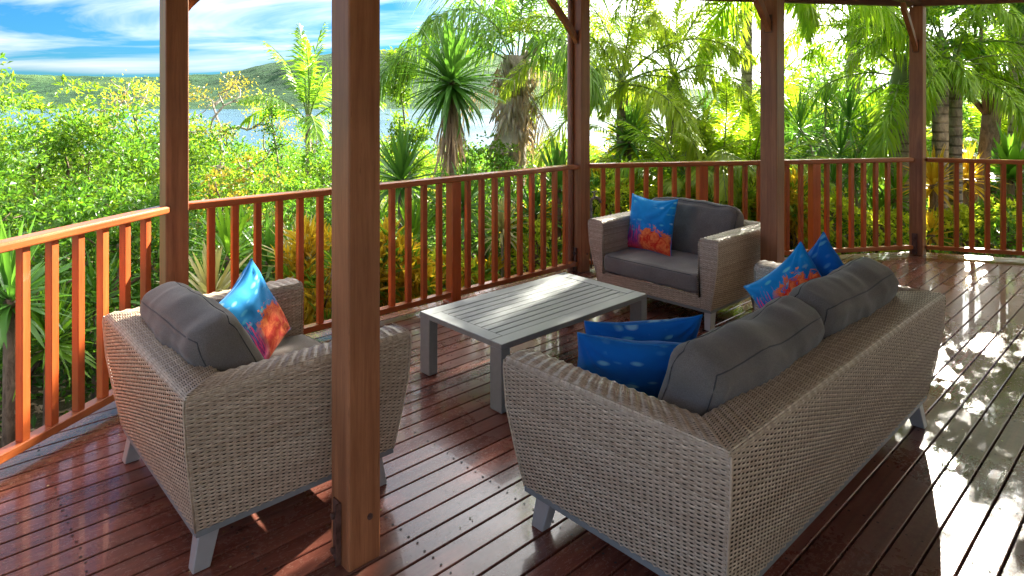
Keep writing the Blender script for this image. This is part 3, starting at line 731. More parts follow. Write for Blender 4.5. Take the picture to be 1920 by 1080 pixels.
    for s in (-1, 1):
        o = [(D/2-f, s*(Wd/2-i), z) for z, i, f in zip(zs, ia, fr)]; inn = [(D/2-f, s*(Wd/2-(arm+0.003 if z < H-0.03 else arm-0.012)), z) for z, f in zip(zs, fr)]
        if s < 0: face(o, inn, None, None)
        else: face(inn, o, None, None)
    # apron under the seat cushion
    wy = Wd/2-arm-0.004; az = [z0, 0.22, seat_h-0.012]; af = [0.035, 0.028, 0.024]
    face([(D/2-f, -wy, z) for z, f in zip(az, af)], [(D/2-f, wy, z) for z, f in zip(az, af)], None, None)
    # woven seat deck under the cushion
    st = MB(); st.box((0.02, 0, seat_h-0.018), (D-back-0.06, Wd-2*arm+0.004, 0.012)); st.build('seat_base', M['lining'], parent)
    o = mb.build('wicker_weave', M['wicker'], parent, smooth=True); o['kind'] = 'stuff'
    lin.build('weave_gap_shade', M['lining'], parent)
    o = stk.build('wicker_stake', M['stake'], parent, smooth=True); o['kind'] = 'stuff'
    # corner cords at the four vertical edges and along the arm fronts
    for s in (-1, 1):
        for xx, kk in ((1, 'f'), (-1, 'b')):
            cd = MB(); cd.tube([(xx*(D/2-(f if kk == 'f' else b_)), s*(Wd/2-i), z) for z, i, f, b_ in zip(zs[:-1], ia, fr, [0.060, 0.034, 0.010, 0, 0.003])], 0.0036, 6, var=0.7)
            cd.build('corner_cord', M['wicker'], parent, smooth=True)
    # metal frame and legs
    fb = MB(); zf = z0-0.009
    L2, W2 = D/2, Wd/2
    for s in (-1, 1): fb.box((0.012, s*(W2-0.088), zf), (D-0.10, 0.030, 0.020))
    fb.box((L2-0.050, 0, zf), (0.030, Wd-0.206, 0.020)); fb.box((-L2+0.075, 0, zf), (0.030, Wd-0.206, 0.020))
    fb.build('metal_frame', M['alu'], parent)
    for sx in (-1, 1):
        for sy in (-1, 1):
            lg = MB(); x, y = sx*(L2-0.115), sy*(W2-0.125); dx, dy = sx*0.030, sy*0.012; hx, hy = 0.036, 0.028
            V = [(x+dx+a*hx*0.82, y+dy+b*hy*0.82, 0.001) for a, b in ((-1, -1), (1, -1), (1, 1), (-1, 1))] + [(x+a*hx, y+b*hy, z0-0.019) for a, b in ((-1, -1), (1, -1), (1, 1), (-1, 1))]
            lg.add(V, np.array([(0, 3, 2, 1), (4, 5, 6, 7), (0, 1, 5, 4), (1, 2, 6, 5), (2, 3, 7, 6), (3, 0, 4, 7)])); bevel(lg.build('leg', M['leg'], parent), 0.003, 1)

H_ARM = 0.650
def armchair(loc, rz, label, like=None):
    if like:
        e = inst(like, None, loc, (0, 0, rz)); 
        for ch in like.children: inst(ch, e)
    else:
        e = empty('wicker_armchair', loc, rz); wicker_body(0.88, 1.14, H_ARM, 0.150, 0.175, 0.255, e)
    tag(e, label, 'armchair', 'wicker armchairs round the coffee table'); return e
c1 = armchair(W(1.11, 2.835), TH, 'grey brown wicker armchair behind the lone timber post, its back to the left rail')
c2 = armchair(W(4.475, 2.835), TH+math.pi, 'grey brown wicker armchair at the far end of the coffee table by the rail', like=c1)
sofa = empty('wicker_sofa', W(2.72, 1.35), TH+math.pi/2); tag(sofa, 'long grey brown wicker sofa with its back to the camera', 'sofa')
wicker_body(0.92, 2.13, H_ARM, 0.150, 0.185, 0.255, sofa)

# ------------------------------------------------------------------ cushions
def soft(name, w, h, t, mat, parent=None, boxy=0.0, seed=0, wr=0.012, pinch=0.07, res=44, sag=0.0, folds=()):
    """pillow in its local xz plane (x width, z height), thickness along y, centre at origin"""
    g = np.linspace(-1, 1, res); g = np.sign(g)*(1-(1-np.abs(g))**1.25)
    Vf, Vb, uv = [], [], []
    for side in (1, -1):
        for zz in g:
            for xx in g:
                ax, az = abs(xx), abs(zz)
                e = max(ax, az)
                if boxy > 0: th = t/2*((1-ax**9)**0.42)*((1-az**9)**0.42)*(0.9+0.1*(1-ax*ax)*(1-az*az))
                else: th = t/2*((1-ax**2.6)*(1-az**2.6))**0.52
                kx = 1-pinch*(1-az**2)*ax**2; kz = 1-pinch*(1-ax**2)*az**2
                x = xx*w/2*kx; z = zz*h/2*kz
                if sag: z -= sag*(1-xx*xx)*max(0, zz)
                nv = Vector((x*7+seed*3.3, side*1.7+seed, z*7)); n1 = noise.noise(nv); n2 = noise.noise(nv*2.3)
                # creases run out of the corners
                cr = 0
                for cx in (-1, 1):
                    for cz in (-1, 1):
                        dx, dz = xx-cx, zz-cz; r = math.hypot(dx, dz); an = math.atan2(dz, dx)
                        cr += math.exp(-(r/0.75)**2)*math.sin(an*13+seed*2.1+cx*1.3+2*n1)*min(1, r*4)
                amp = wr*min(1, (1-e)*7)
                dth = amp*(n1*0.9+n2*0.5+cr*0.55)
                for (fx, fz, fa, fl, fw, fd) in folds:
                    ux, uz = math.cos(fa), math.sin(fa); px, pz = xx-fx, zz-fz; al = px*ux+pz*uz; ac = -px*uz+pz*ux+0.08*math.sin(al*4)
                    dth -= fd*math.exp(-(al/fl)**2-(ac/fw)**2)*min(1, (1-e)*9) - 0.6*fd*math.exp(-(al/fl)**2-((ac-fw*1.8)/fw)**2)*min(1, (1-e)*9)
                (Vf if side > 0 else Vb).append((x+0.004*n2, side*(th+dth), z+0.006*n1))
                if side > 0: uv.append(((1-xx)/2, (zz+1)/2))
                else: uv.append(((xx+1)/2, (zz+1)/2))
    n = res; q = np.array([(r*n+c, r*n+c+1, (r+1)*n+c+1, (r+1)*n+c) for r in range(n-1) for c in range(n-1)])
    Vf, Vb = np.array(Vf), np.array(Vb)
    for r in range(n):
        for c in range(n):
            if r in (0, n-1) or c in (0, n-1):
                i = r*n+c; m = (Vf[i]+Vb[i])/2
                Vf[i] = m; Vb[i] = m
    b = MB(); b.add(Vf, q[:, ::-1]); b.add(Vb, q); b.uv = np.array(uv)
    o = b.build(name, mat, parent, smooth=True)
    # weld the rim so the two halves shade as one body
    import bmesh
    bm = bmesh.new(); bm.from_mesh(o.data); bmesh.ops.remove_doubles(bm, verts=bm.verts, dist=1e-5); bmesh.ops.recalc_face_normals(bm, faces=bm.faces); bm.to_mesh(o.data); bm.free()
    rim = [Vf[c] for c in range(n)] + [Vf[r*n+n-1] for r in range(1, n)] + [Vf[(n-1)*n+c] for c in range(n-2, -1, -1)] + [Vf[r*n] for r in range(n-2, -1, -1)]
    return o, np.array(rim)
def boxcushion(name, w, d, t, mat, seed=0, wr=0.008, crown=0.02, sagx=0.0, nx=54, ny=34, nz=9, rk=0.30):
    """upright-or-flat rounded box: x width, y depth(thickness d), z height t; built from a sphere-like box map with folds"""
    V, idx = [], {}
    def key(p): return (round(p[0], 5), round(p[1], 5), round(p[2], 5))
    F = []
    def shape(a, b, c):
        # a,b,c in [-1,1] on the cube surface -> rounded box
        rr = min(w, d, t)*rk; hx, hy, hz = w/2, d/2, t/2
        p = Vector((a*hx, b*hy, c*hz)); q = Vector((max(-hx+rr, min(hx-rr, p.x)), max(-hy+rr, min(hy-rr, p.y)), max(-hz+rr, min(hz-rr, p.z))))
        dv = p-q
        if dv.length > 1e-7: p = q + dv.normalized()*rr*min(1.15, dv.length/rr) if dv.length > rr else p
        p.z += crown*c*(1-a*a)*(1-b*b); p.y += crown*1.0*b*(1-a*a)*(1-c*c)
        if sagx: p.z -= sagx*(1-a*a)*(c+1)/2*(0.7+0.3*math.sin(a*5+seed))
        n1 = noise.noise(Vector((p.x*5+seed*3, p.y*5, p.z*5))); n2 = noise.noise(Vector((p.x*16, p.y*9+seed*2, p.z*16)))
        n3 = noise.noise(Vector((p.x*9+p.z*7, p.y*6+seed, p.z*9-p.x*5)))
        nd = Vector((a**5, b**5, c**5)); nd.normalize()
        return p + nd*(wr*1.5*n1 + wr*0.35*n2 + wr*0.9*n3)
    def face(fa, na, nb):
        pts = [[shape(*fa(2*i/na-1, 2*j/nb-1)) for j in range(nb+1)] for i in range(na+1)]
        ids = []
        for row in pts:
            r = []
            for p in row:
                k = key(p)
                if k not in idx: idx[k] = len(V); V.append(tuple(p))
                r.append(idx[k])
            ids.append(r)
        for i in range(na):
            for j in range(nb): F.append((ids[i][j], ids[i+1][j], ids[i+1][j+1], ids[i][j+1]))
    face(lambda a, b: (a, b, 1), nx, ny); face(lambda a, b: (a, -b, -1), nx, ny)
    face(lambda a, b: (a, -1, b), nx, nz*2); face(lambda a, b: (-a, 1, b), nx, nz*2)
    face(lambda a, b: (1, a, b), ny, nz*2); face(lambda a, b: (-1, -a, b), ny, nz*2)
    b = MB(); F = np.array([f for f in F if len(set(f)) == 4]); b.add(V, F)
    o = b.build(name, mat, None, smooth=True)
    return o, shape
def seams(shape, parent, lines, r=0.0035):
    for ln in lines:
        b = MB(); b.tube([tuple(shape(*p)) for p in ln], r, 6); b.build('piping', M['piping'], parent, smooth=True)
def loop(fix, val, n=60, rad=0.93):
    """closed seam on the box: at |coord|=rad round a face"""
    pts = []
    for i in range(n+1):
        t = i/n*4; s = int(t) % 4; f = t-int(t)
        q = [(-1+2*f, -1), (1, -1+2*f), (1-2*f, 1), (-1, 1-2*f)][s]
        pts.append({'z': (q[0], q[1], val), 'y': (q[0], val, q[1]), 'x': (val, q[0], q[1])}[fix])
    return pts
def place(o, loc, facing, lean=0.0, roll=0.0):
    """local -y or +y faces 'facing' (world angle); lean tips the top backwards"""
    m = Matrix.Translation(loc) @ Matrix.Rotation(facing-math.pi/2, 4, 'Z') @ Matrix.Rotation(lean, 4, 'X') @ Matrix.Rotation(roll, 4, 'Y')
    o.matrix_world = m; o.location = m.to_translation(); o.rotation_euler = m.to_euler(); return o

def seat_cushion(w, d, loc, rz, label, seed):
    o, sh = boxcushion('seat_cushion', w, d, 0.135, M['grey'], seed, 0.004, 0.012)
    o.location = loc; o.rotation_euler = (0, 0, rz); seams(sh, o, [loop('z', 0.93), loop('z', -0.93)])
    tag(o, label, 'cushion', 'grey seat cushions'); return o
def back_cushion(w, h, t, loc, facing, lean, label, seed, sag=0.03, roll=0.0):
    o, sh = boxcushion('back_cushion', w, t, h, M['grey'], seed, 0.0085, 0.034, sag, 84, 22, 18, 0.42)
    seams(sh, o, [loop('y', 0.80), loop('y', -0.80)], 0.003)
    place(o, loc, facing, lean, roll); tag(o, label, 'cushion', 'grey back cushions'); return o
def throw(w, h, t, mat, loc, facing, lean, roll, label, seed, folds=()):
    o, rim = soft('throw_pillow', w, h, t, mat, None, 0, seed, 0.011, 0.085, 46, 0.015, folds)
    b = MB(); b.tube(rim, 0.0028, 5, caps=False); b.build('seam', M['print_seam'], o, smooth=True)
    place(o, loc, facing, lean, roll); tag(o, label, 'pillow', 'blue printed throw pillows'); return o
FA, FB = TH, TH+math.pi/2      # facing +a, +b
SEAT = 0.255+0.0675
seat_cushion(0.835, 0.70, W(1.205, 2.835, SEAT), TH+math.pi/2, 'grey seat cushion of the armchair behind the lone post', 1)
seat_cushion(0.835, 0.70, W(4.380, 2.835, SEAT), TH-math.pi/2, 'dark grey seat cushion of the far armchair', 2)
seat_cushion(0.905, 0.72, W(2.262, 1.446, SEAT), TH, 'grey seat cushion on the near half of the sofa', 3)
seat_cushion(0.905, 0.72, W(3.178, 1.446, SEAT), TH, 'grey seat cushion on the far half of the sofa', 4)
# back cushions
back_cushion(0.80, 0.43, 0.20, W(0.925, 2.87, 0.575), FA, 0.42, 'plump grey back cushion slumped in the armchair behind the lone post', 5, 0.02, -0.02)
back_cushion(0.80, 0.42, 0.17, W(4.650, 2.84, 0.560), FA+math.pi, 0.28, 'grey back cushion of the far armchair', 6, 0.004, 0.0)
back_cushion(0.86, 0.42, 0.20, W(2.300, 1.185, 0.580), FB, 0.32, 'long dark grey back cushion nearest the camera on the sofa', 7, 0.03)
back_cushion(0.86, 0.43, 0.20, W(3.175, 1.185, 0.590), FB, 0.32, 'long dark grey back cushion at the far end of the sofa', 8, 0.03)
# throw pillows
throw(0.45, 0.43, 0.15, M['print_reef2'], W(1.19, 3.06, 0.565), FA-1.0, 0.30, 0.36, 'blue throw pillow with pink coral standing in the near armchair', 11)
throw(0.47, 0.45, 0.14, M['print_reef'], W(4.40, 3.06, 0.605), FA+math.pi-0.10, 0.22, 0.02, 'square blue throw pillow with orange coral standing on the far armchair', 12)
throw(0.50, 0.42, 0.15, M['print_fish'], W(2.115, 1.545, 0.515), FB-0.80, 0.42, 0.09, 'blue fish print pillow at the near arm of the sofa', 13)
throw(0.50, 0.42, 0.14, M['print_fish2'], W(2.345, 1.680, 0.500), FB-0.72, 0.40, -0.05, 'blue fish print pillow half hidden behind the one at the near sofa arm', 14)
throw(0.43, 0.43, 0.14, M['print_reef3'], W(3.40, 1.47, 0.565), FB+1.45, 0.16, 0.78, 'blue pillow with a coral foot at the far end of the sofa', 15)
throw(0.43, 0.43, 0.14, M['print_fish'], W(3.54, 1.40, 0.605), FB+1.30, 0.12, 0.80, 'blue pillow behind the coral one in the far corner of the sofa', 16)

# ------------------------------------------------------------------ coffee table
tb = empty('coffee_table', W(2.872, 2.822), TH); tag(tb, 'low slatted grey aluminium coffee table between the seats', 'table')
TLx, TWy, TH_ = 1.265, 0.715, 0.36
for s in (-1, 1):
    b = MB(); b.box((0, s*(TWy/2-0.045), TH_-0.015), (TLx, 0.09, 0.03)); bevel(b.build('top_frame', M['alu'], tb), 0.003, 1)
    b = MB(); b.box((s*(TLx/2-0.045), 0, TH_-0.015), (0.09, TWy-0.182, 0.03)); bevel(b.build('top_frame', M['alu'], tb), 0.003, 1)
ns = 9; inner = TWy-0.18; pt = inner/ns; first = None
for k in range(ns):
    if first is None:
        b = MB(); b.box((0, 0, 0), (TLx-0.182, pt-0.006, 0.022)); first = bevel(b.build('slat', M['alu'], tb), 0.002, 1); o = first
    else: o = inst(first, tb)
    o.location = (0, -inner/2+pt*(k+0.5), TH_-0.0125)
b = MB(); b.box((0, 0, TH_-0.034), (TLx-0.2, 0.05, 0.012)); b.box((-0.35, 0, TH_-0.033), (0.05, TWy-0.1, 0.010)); b.box((0.35, 0, TH_-0.033), (0.05, TWy-0.1, 0.010)); b.build('underframe', M['alu'], tb)
for sx in (-1, 1):
    for sy in (-1, 1):
        b = MB(); b.box((sx*(TLx/2-0.032), sy*(TWy/2-0.046), (TH_-0.031)/2+0.003), (0.062, 0.090, TH_-0.035)); bevel(b.build('leg', M['alu'], tb), 0.003, 1)
# ================================================================== vegetation
rv = np.random.default_rng(11)
def unit(v): return v/(np.linalg.norm(v, axis=-1, keepdims=True)+1e-9)
def leaves(mb, pos, dirs, nrm, ln, wd, var, mat=0, fold=0.25):
    """one folded leaf per position: 4 verts, 2 triangles"""
    n = len(pos); ln = np.broadcast_to(ln, n)[:, None]; wd = np.broadcast_to(wd, n)[:, None]
    side = unit(np.cross(dirs, nrm)); nn = unit(np.cross(side, dirs))
    mid = pos + dirs*ln*0.45; tip = pos + dirs*ln - nn*ln*0.10
    V = np.stack([pos, mid + side*wd*0.5 + nn*wd*fold, tip, mid - side*wd*0.5 + nn*wd*fold], 1).reshape(-1, 3)
    i = np.arange(n)[:, None]*4
    mb.add(V, np.concatenate([i + np.array([[0, 1, 2]]), i + np.array([[0, 2, 3]])]), mat, np.repeat(np.clip(var, 0, 1), 4))
def blob_points(rx, ry, rz, K, flat=-0.35):
    """clump centres spread through an uneven dome"""
    d = unit(rv.normal(size=(K, 3))); d[:, 2] = np.where(d[:, 2] < flat, -d[:, 2], d[:, 2])
    r = rv.uniform(0.45, 1.0, K)**0.5
    lump = 1 + 0.22*np.sin(d[:, 0]*4.1+rx) * np.cos(d[:, 1]*3.7+ry) + 0.12*rv.normal(size=K)
    return d*np.array([rx, ry, rz])*(r*lump)[:, None], d
def foliage(name, mats, r, n_cl, n_lf, ln, wd, parent, clr=0.28, up=0.45, droop=0.0, flat=-0.35, z=0.0, mixmat=0.0):
    c, d = blob_points(r[0], r[1], r[2], n_cl, flat)
    cr = clr*rv.uniform(0.6, 1.35, n_cl); cv = rv.uniform(0.0, 1.0, n_cl)
    o = unit(rv.normal(size=(n_cl, n_lf, 3)) + d[:, None]*0.5 + np.array([0, 0, up]))
    pos = c[:, None] + o*(cr[:, None, None]*rv.uniform(0.55, 1.0, (n_cl, n_lf, 1)))*np.array([1, 1, 0.75])
    di = unit(o + rv.normal(size=o.shape)*0.55 + np.array([0, 0, -droop])); nr = unit(rv.normal(size=o.shape)*0.5 + np.array([0, 0, 1]) + o*0.4)
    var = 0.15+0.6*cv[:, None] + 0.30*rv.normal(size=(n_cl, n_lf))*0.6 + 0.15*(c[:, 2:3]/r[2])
    N_ = n_cl*n_lf; mb = MB(); s = rv.uniform(0.65, 1.25, N_)
    mid = (rv.uniform(size=n_cl) < mixmat).astype(int)[:, None].repeat(n_lf, 1).ravel()
    P, D_, Q = pos.reshape(-1, 3)+np.array([0, 0, z]), di.reshape(-1, 3), nr.reshape(-1, 3); vr = var.ravel()
    for mi in (0, 1):
        k = mid == mi
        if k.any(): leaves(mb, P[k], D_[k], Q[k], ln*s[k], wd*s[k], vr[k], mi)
    # twigs from the heart of the crown out to the clumps
    o_ = mb.build(name, mats, parent); return o_, c+np.array([0, 0, z])
def branches(parent, base, targets, r0, mat, name='branch', n=12, trunk_top=None, rnd_=0.15, single=None):
    """trunk plus limbs: every limb is a part"""
    base = np.array(base, float); tt = np.array(trunk_top, float)
    k = np.linspace(0, 1, 7)[:, None]; tr = base*(1-k)+tt*k; tr[1:-1] += rv.normal(size=(5, 3))*rnd_*0.5
    mb = MB(); mb.tube(tr, r0*(1.15-0.5*np.linspace(0, 1, 7)), 9); mb.build('trunk', mat, parent, smooth=True)
    idx = rv.permutation(len(targets))[:n]
    for i in idx:
        t = targets[i]; f = rv.uniform(0.45, 1.0); st = tr[min(6, int(f*6))]
        k2 = np.linspace(0, 1, 7)[:, None]; p = st*(1-k2)+t*k2; p[:, 2] += np.sin(k2[:, 0]*math.pi)*0.12*np.linalg.norm(t-st); p[1:-1] += rv.normal(size=(5, 3))*rnd_*0.35
        m = MB(); m.tube(p, r0*0.42*(1.05-0.85*k2[:, 0]), 6); 
        for j in range(3):
            q0 = p[3+j]; q1 = q0 + unit(rv.normal(size=3)+np.array([0, 0, .6]))*rv.uniform(.25, .6)*max(0.5, np.linalg.norm(t-st)*.5)
            m.tube([q0, (q0+q1)/2+rv.normal(size=3)*0.04, q1], [r0*.16, r0*.1, r0*.04], 5)
        m.build('branch', mat, parent, smooth=True)
def bush(px, Y, ytop, rad, label, cat='bush', mats=('lf_green', 'lf_lime'), ln=0.10, wd=0.045, dens=1.0, group=None, hz=None, name='garden_bush', clr=0.26, X=None, mix=0.35, barkm='bark', nbr=5, droop=0.1, ry=None):
    X = (px-960)/1225*Y if X is None else X; gz = TZ(X, Y); top = ZP(ytop, Y) if ytop is not None else hz
    h = max(0.5, top-gz); rz = min(h*0.55, rad*1.3) if h > rad*1.2 else h*0.6; cz = top-rz*1.08
    e = empty(name, (X, Y, gz)); tag(e, label, cat, group)
    area = rad*(ry or rad)+rad*rz; K = int(30*area*dens)+14; L = int(34)
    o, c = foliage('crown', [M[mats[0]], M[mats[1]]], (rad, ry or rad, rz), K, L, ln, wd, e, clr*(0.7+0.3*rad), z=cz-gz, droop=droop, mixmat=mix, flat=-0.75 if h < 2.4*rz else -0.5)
    branches(e, (0, 0, -0.05), c, 0.035+0.025*rad, M[barkm], n=nbr, trunk_top=(0, 0, (cz-gz)*0.9))
    return e
# ---- left: big lime coloured bushes
G1 = 'leafy bushes beyond the left railing'
bush(70, 7.6, 172, 1.45, 'tall lime green bush at the left edge, its top against the hills', group=G1, mats=('lf_lime', 'lf_green'), ln=0.075, wd=0.034, dens=2.3, clr=0.19)
bush(215, 8.2, 190, 1.35, 'rounded lime green bush just left of the rail post', group=G1, mats=('lf_lime', 'lf_green'), ln=0.075, wd=0.034, dens=2.3, clr=0.19)
bush(-110, 8.4, 190, 1.6, 'lime green bush outermost on the left', group=G1, mats=('lf_lime', 'lf_green'), ln=0.08, wd=0.035, dens=1.7, clr=0.2)
bush(40, 6.0, 330, 1.05, 'darker bush low behind the sunlit left balusters', group=G1, mats=('lf_green', 'lf_dark'), ln=0.07, wd=0.036, dens=1.9, clr=0.18)
bush(210, 6.6, 345, 0.95, 'fresh green bush behind the balusters left of the rail post', group=G1, mats=('lf_green', 'lf_lime'), ln=0.07, wd=0.036, dens=1.9, clr=0.18)
bush(330, 7.2, 330, 0.8, 'green bush directly behind the rail post', group=G1, mats=('lf_green', 'lf_dark'), ln=0.07, wd=0.036, dens=1.9, clr=0.18)
bush(300, 10.5, 215, 1.0, 'lime bush whose top shows either side of the left rail post', group=G1, mats=('lf_lime', 'lf_green'), dens=1.2)
# ---- middle left: between the two near posts
G2 = 'bushes between the two near posts'
for args in [
 (385, 11.0, 232, 0.75, 'dark green bush close right of the left rail post', ('lf_green', 'lf_dark')),
 (455, 12.5, 268, 1.0, 'light green bush below the yellow leaved tree', ('lf_lime', 'lf_green')),
 (545, 13.0, 275, 0.9, 'dark fine leaved bush left of the young palm', ('lf_green', 'lf_dark')),
 (610, 10.0, 262, 0.7, 'lime bush half behind the thick lone post', ('lf_lime', 'lf_green')),
 (410, 8.2, 310, 0.85, 'bright bush above the rail beside the left rail post', ('lf_lime', 'lf_rust')),
 (510, 8.8, 322, 0.95, 'fresh green bush above the middle of the rail between the near posts', ('lf_green', 'lf_lime')),
 (590, 8.4, 330, 0.8, 'lime green bush above the rail left of the thick lone post', ('lf_lime', 'lf_green')),
 (450, 6.9, 400, 0.75, 'deep green bush behind the balusters over the near armchair', ('lf_green', 'lf_dark')),
 (560, 7.4, 400, 0.75, 'small leaved green bush behind the balusters left of the lone post', ('lf_dark', 'lf_green')),
]: bush(args[0], args[1], args[2], args[3], args[4], group=G2, mats=args[5], ln=0.07, wd=0.034, dens=1.9, clr=0.18)
# ---- middle right of the lone post
G3 = 'bushes behind the long railing'
for args in [
 (735, 14.0, 258, 1.3, 'yellow green bush at the water line right of the lone post', ('lf_lime', 'lf_rust')),
 (700, 11.0, 280, 0.9, 'lime bush low behind the left yucca', ('lf_lime', 'lf_green')),
 (905, 9.5, 262, 0.75, 'round bright green bush in front of the shaggy palm trunk', ('lf_green', 'lf_lime')),
 (1010, 10.5, 275, 0.6, 'small bright green bush right of the shaggy palm trunk', ('lf_green', 'lf_lime')),
 (960, 8.6, 330, 0.8, 'green bush seen through the balusters under the shaggy palm', ('lf_green', 'lf_dark')),
 (770, 8.4, 350, 0.8, 'green bush behind the balusters under the yucca', ('lf_green', 'lf_lime')),
 (860, 8.6, 345, 0.8, 'leafy bush behind the balusters left of the newel post', ('lf_green', 'lf_lime')),
 (1060, 9.2, 330, 0.8, 'lime bush behind the rail post at the table', ('lf_lime', 'lf_gold')),
]: bush(args[0], args[1], args[2], args[3], args[4], group=G3, mats=args[5], ln=0.07, wd=0.034, dens=1.8, clr=0.18)
# ---- right: the dense garden
G4 = 'trees and bushes behind the right hand railing'
for args in [
 (1145, 10.2, 285, 0.7, 'yellow flushed bush left of the far armchair', ('lf_lime', 'lf_gold'), 1.3),
 (1200, 9.4, 330, 0.7, 'green bush behind the far armchair', ('lf_green', 'lf_gold'), 1.2),
 (1230, 12.0, 275, 0.8, 'green bush under the hanging palm fronds', ('lf_green', 'lf_lime'), 1.0),
 (1395, 16.0, 245, 1.3, 'green treetop low against the hill left of the fourth post', ('lf_green', 'lf_lime'), 0.9),
 (1500, 13.5, 140, 1.5, 'bright lime tree just right of the fourth post', ('lf_lime', 'lf_green'), 1.2),
 (1600, 15.5, 60, 2.1, 'tall lime tree behind the candelabra of spiky heads', ('lf_lime', 'lf_green'), 1.0),
 (1760, 16.0, 120, 1.8, 'broad green tree behind the twin palm trunks', ('lf_green', 'lf_lime'), 1.0),
 (1900, 12.5, 190, 1.5, 'dark green tree at the right edge behind the twisted trunk', ('lf_dark', 'lf_green'), 1.2),
 (1990, 15.0, 10, 2.4, 'tall dark green tree beyond the right edge', ('lf_dark', 'lf_green'), 0.9),
 (2180, 13.0, 40, 2.2, 'big green tree outermost on the right', ('lf_green', 'lf_dark'), 0.8),
 (1500, 9.6, 345, 0.6, 'low green bush behind the balusters right of the fourth post', ('lf_green', 'lf_gold'), 1.2),
 (1590, 9.9, 352, 0.7, 'low lime bush at the foot of the spiky candelabra plant', ('lf_lime', 'lf_green'), 1.2),
 (1660, 9.4, 370, 0.5, 'low bush left of the slim corner post', ('lf_green', 'lf_lime'), 1.2),
 (1760, 10.6, 340, 0.7, 'pale green bush behind the twin palm trunks', ('lf_lime', 'lf_gold'), 1.0),
 (1860, 10.4, 300, 0.8, 'dark leafy bush behind the right hand balusters', ('lf_green', 'lf_dark'), 1.3),
 (1930, 9.0, 380, 0.6, 'low light green bush at the right end of the railing', ('lf_lime', 'lf_green'), 1.2),
]: bush(args[0], args[1], args[2], args[3], args[4], cat='tree' if args[3] > 1.2 else 'bush', group=G4, mats=args[5], ln=0.11 if args[3] > 1.2 else 0.09, wd=0.055 if args[3] > 1.2 else 0.04, dens=args[6], clr=0.24)

for args in [
 (1150, 7.9, 338, 0.42, 'bright yellow green bush just behind the first balusters right of the table post'),
 (1245, 8.0, 335, 0.45, 'bright yellow bush behind the balusters over the blue coral pillow'),
 (1345, 8.0, 330, 0.48, 'bright yellow green bush behind the newel post of the far armchair'),
 (1500, 8.0, 370, 0.42, 'bright yellow green bush low behind the balusters right of the fourth post'),
 (1575, 8.2, 385, 0.42, 'bright yellow green bush low right of the second far newel post'),
 (1660, 8.3, 400, 0.36, 'bright lime bush low left of the slim corner post'),
 (1790, 8.1, 400, 0.36, 'bright yellow green bush low behind the balusters right of the corner post'),
 (1885, 8.2, 390, 0.40, 'bright lime bush low at the right newel post'),
 (1010, 7.4, 425, 0.36, 'bright yellow green bush low behind the balusters left of the table post'),
 (830, 6.5, 470, 0.34, 'bright yellow green bush low left of the near newel post'),
]: bush(args[0], args[1], args[2], args[3], args[4], group='bright low bushes just outside the railing', mats=('lf_bright', 'lf_green'), ln=0.085, wd=0.034, dens=1.7, clr=0.18, nbr=3, mix=0.25)

# ---- sparse gnarled trees
def gnarled(px, Y, ytop, label, span, seed, lf='lf_rust', lf2='lf_olive', dens=1.0, cat='tree'):
    rr = np.random.default_rng(seed); X = (px-960)/1225*Y; gz = TZ(X, Y); e = empty('gnarled_tree', (X, Y, gz)); tag(e, label, cat, 'sparse trees on the slope')
    top = ZP(ytop, Y)-gz; tips = []
    def grow(p, d, L, r, lev):
        n = 6; pts = [p]; dd = d
        for i in range(n):
            dd = unit(dd + rr.normal(size=3)*0.30 + np.array([0, 0, 0.05])); p = p + dd*L/n; pts.append(p)
        m = MB(); m.tube(np.array(pts), np.linspace(r, r*0.6, n+1), 6 if lev else 9); m.build('trunk' if lev == 0 else 'branch', M['bark_pale'], e, smooth=True)
        if lev >= 3: tips.append((p, dd)); return
        for k in range(3 if lev else 4):
            a = rr.uniform(0, 6.28); nd = unit(dd*0.7 + np.array([math.cos(a)*span, math.sin(a)*span, 0.25]))
            grow(pts[-1-(k % 2)], nd, L*rr.uniform(0.55, 0.75), r*0.55, lev+1)
    grow(np.array([0, 0, -0.1]), np.array([0, 0, 1.]), top*0.52, 0.09, 0)
    mb = MB()
    T = np.array([t[0] for t in tips]); K = len(T); n = int(60*dens)
    pos = T[:, None] + rr.normal(size=(K, n, 3))*np.array([0.13, 0.13, 0.07]); di = unit(rr.normal(size=pos.shape)+np.array([0, 0, .2])); nr = unit(rr.normal(size=pos.shape)*.5+np.array([0, 0, 1]))
    v = rr.uniform(0, 1, (K, 1)) + 0.2*rr.normal(size=(K, n))
    sel = (rr.uniform(size=K) < 0.4)
    for q, s in ((0, ~sel), (1, sel)):
        if s.any(): leaves(mb, pos[s].reshape(-1, 3), di[s].reshape(-1, 3), nr[s].reshape(-1, 3), 0.062, 0.026, v[s].ravel(), q)
    mb.build('crown', [M[lf], M[lf2]], e); return e
gnarled(410, 11.5, 128, 'sparse tree with yellow and rusty leaves right of the left rail post', 0.85, 4, dens=1.1)
gnarled(262, 12.5, 112, 'twisting bare branched tree left of the left rail post', 0.8, 9, dens=0.45)
gnarled(600, 16.0, 205, 'small open tree behind the young palm', 0.7, 12, 'lf_olive', 'lf_lime', 0.8)
gnarled(1480, 17.0, 40, 'thin open tree against the sky right of the fourth post', 0.8, 21, 'lf_olive', 'lf_green', 0.7)
gnarled(1065, 14.0, 262, 'small grey leaved tree by the water right of the shaggy palm', 0.7, 31, 'lf_olive', 'lf_rust', 0.8)
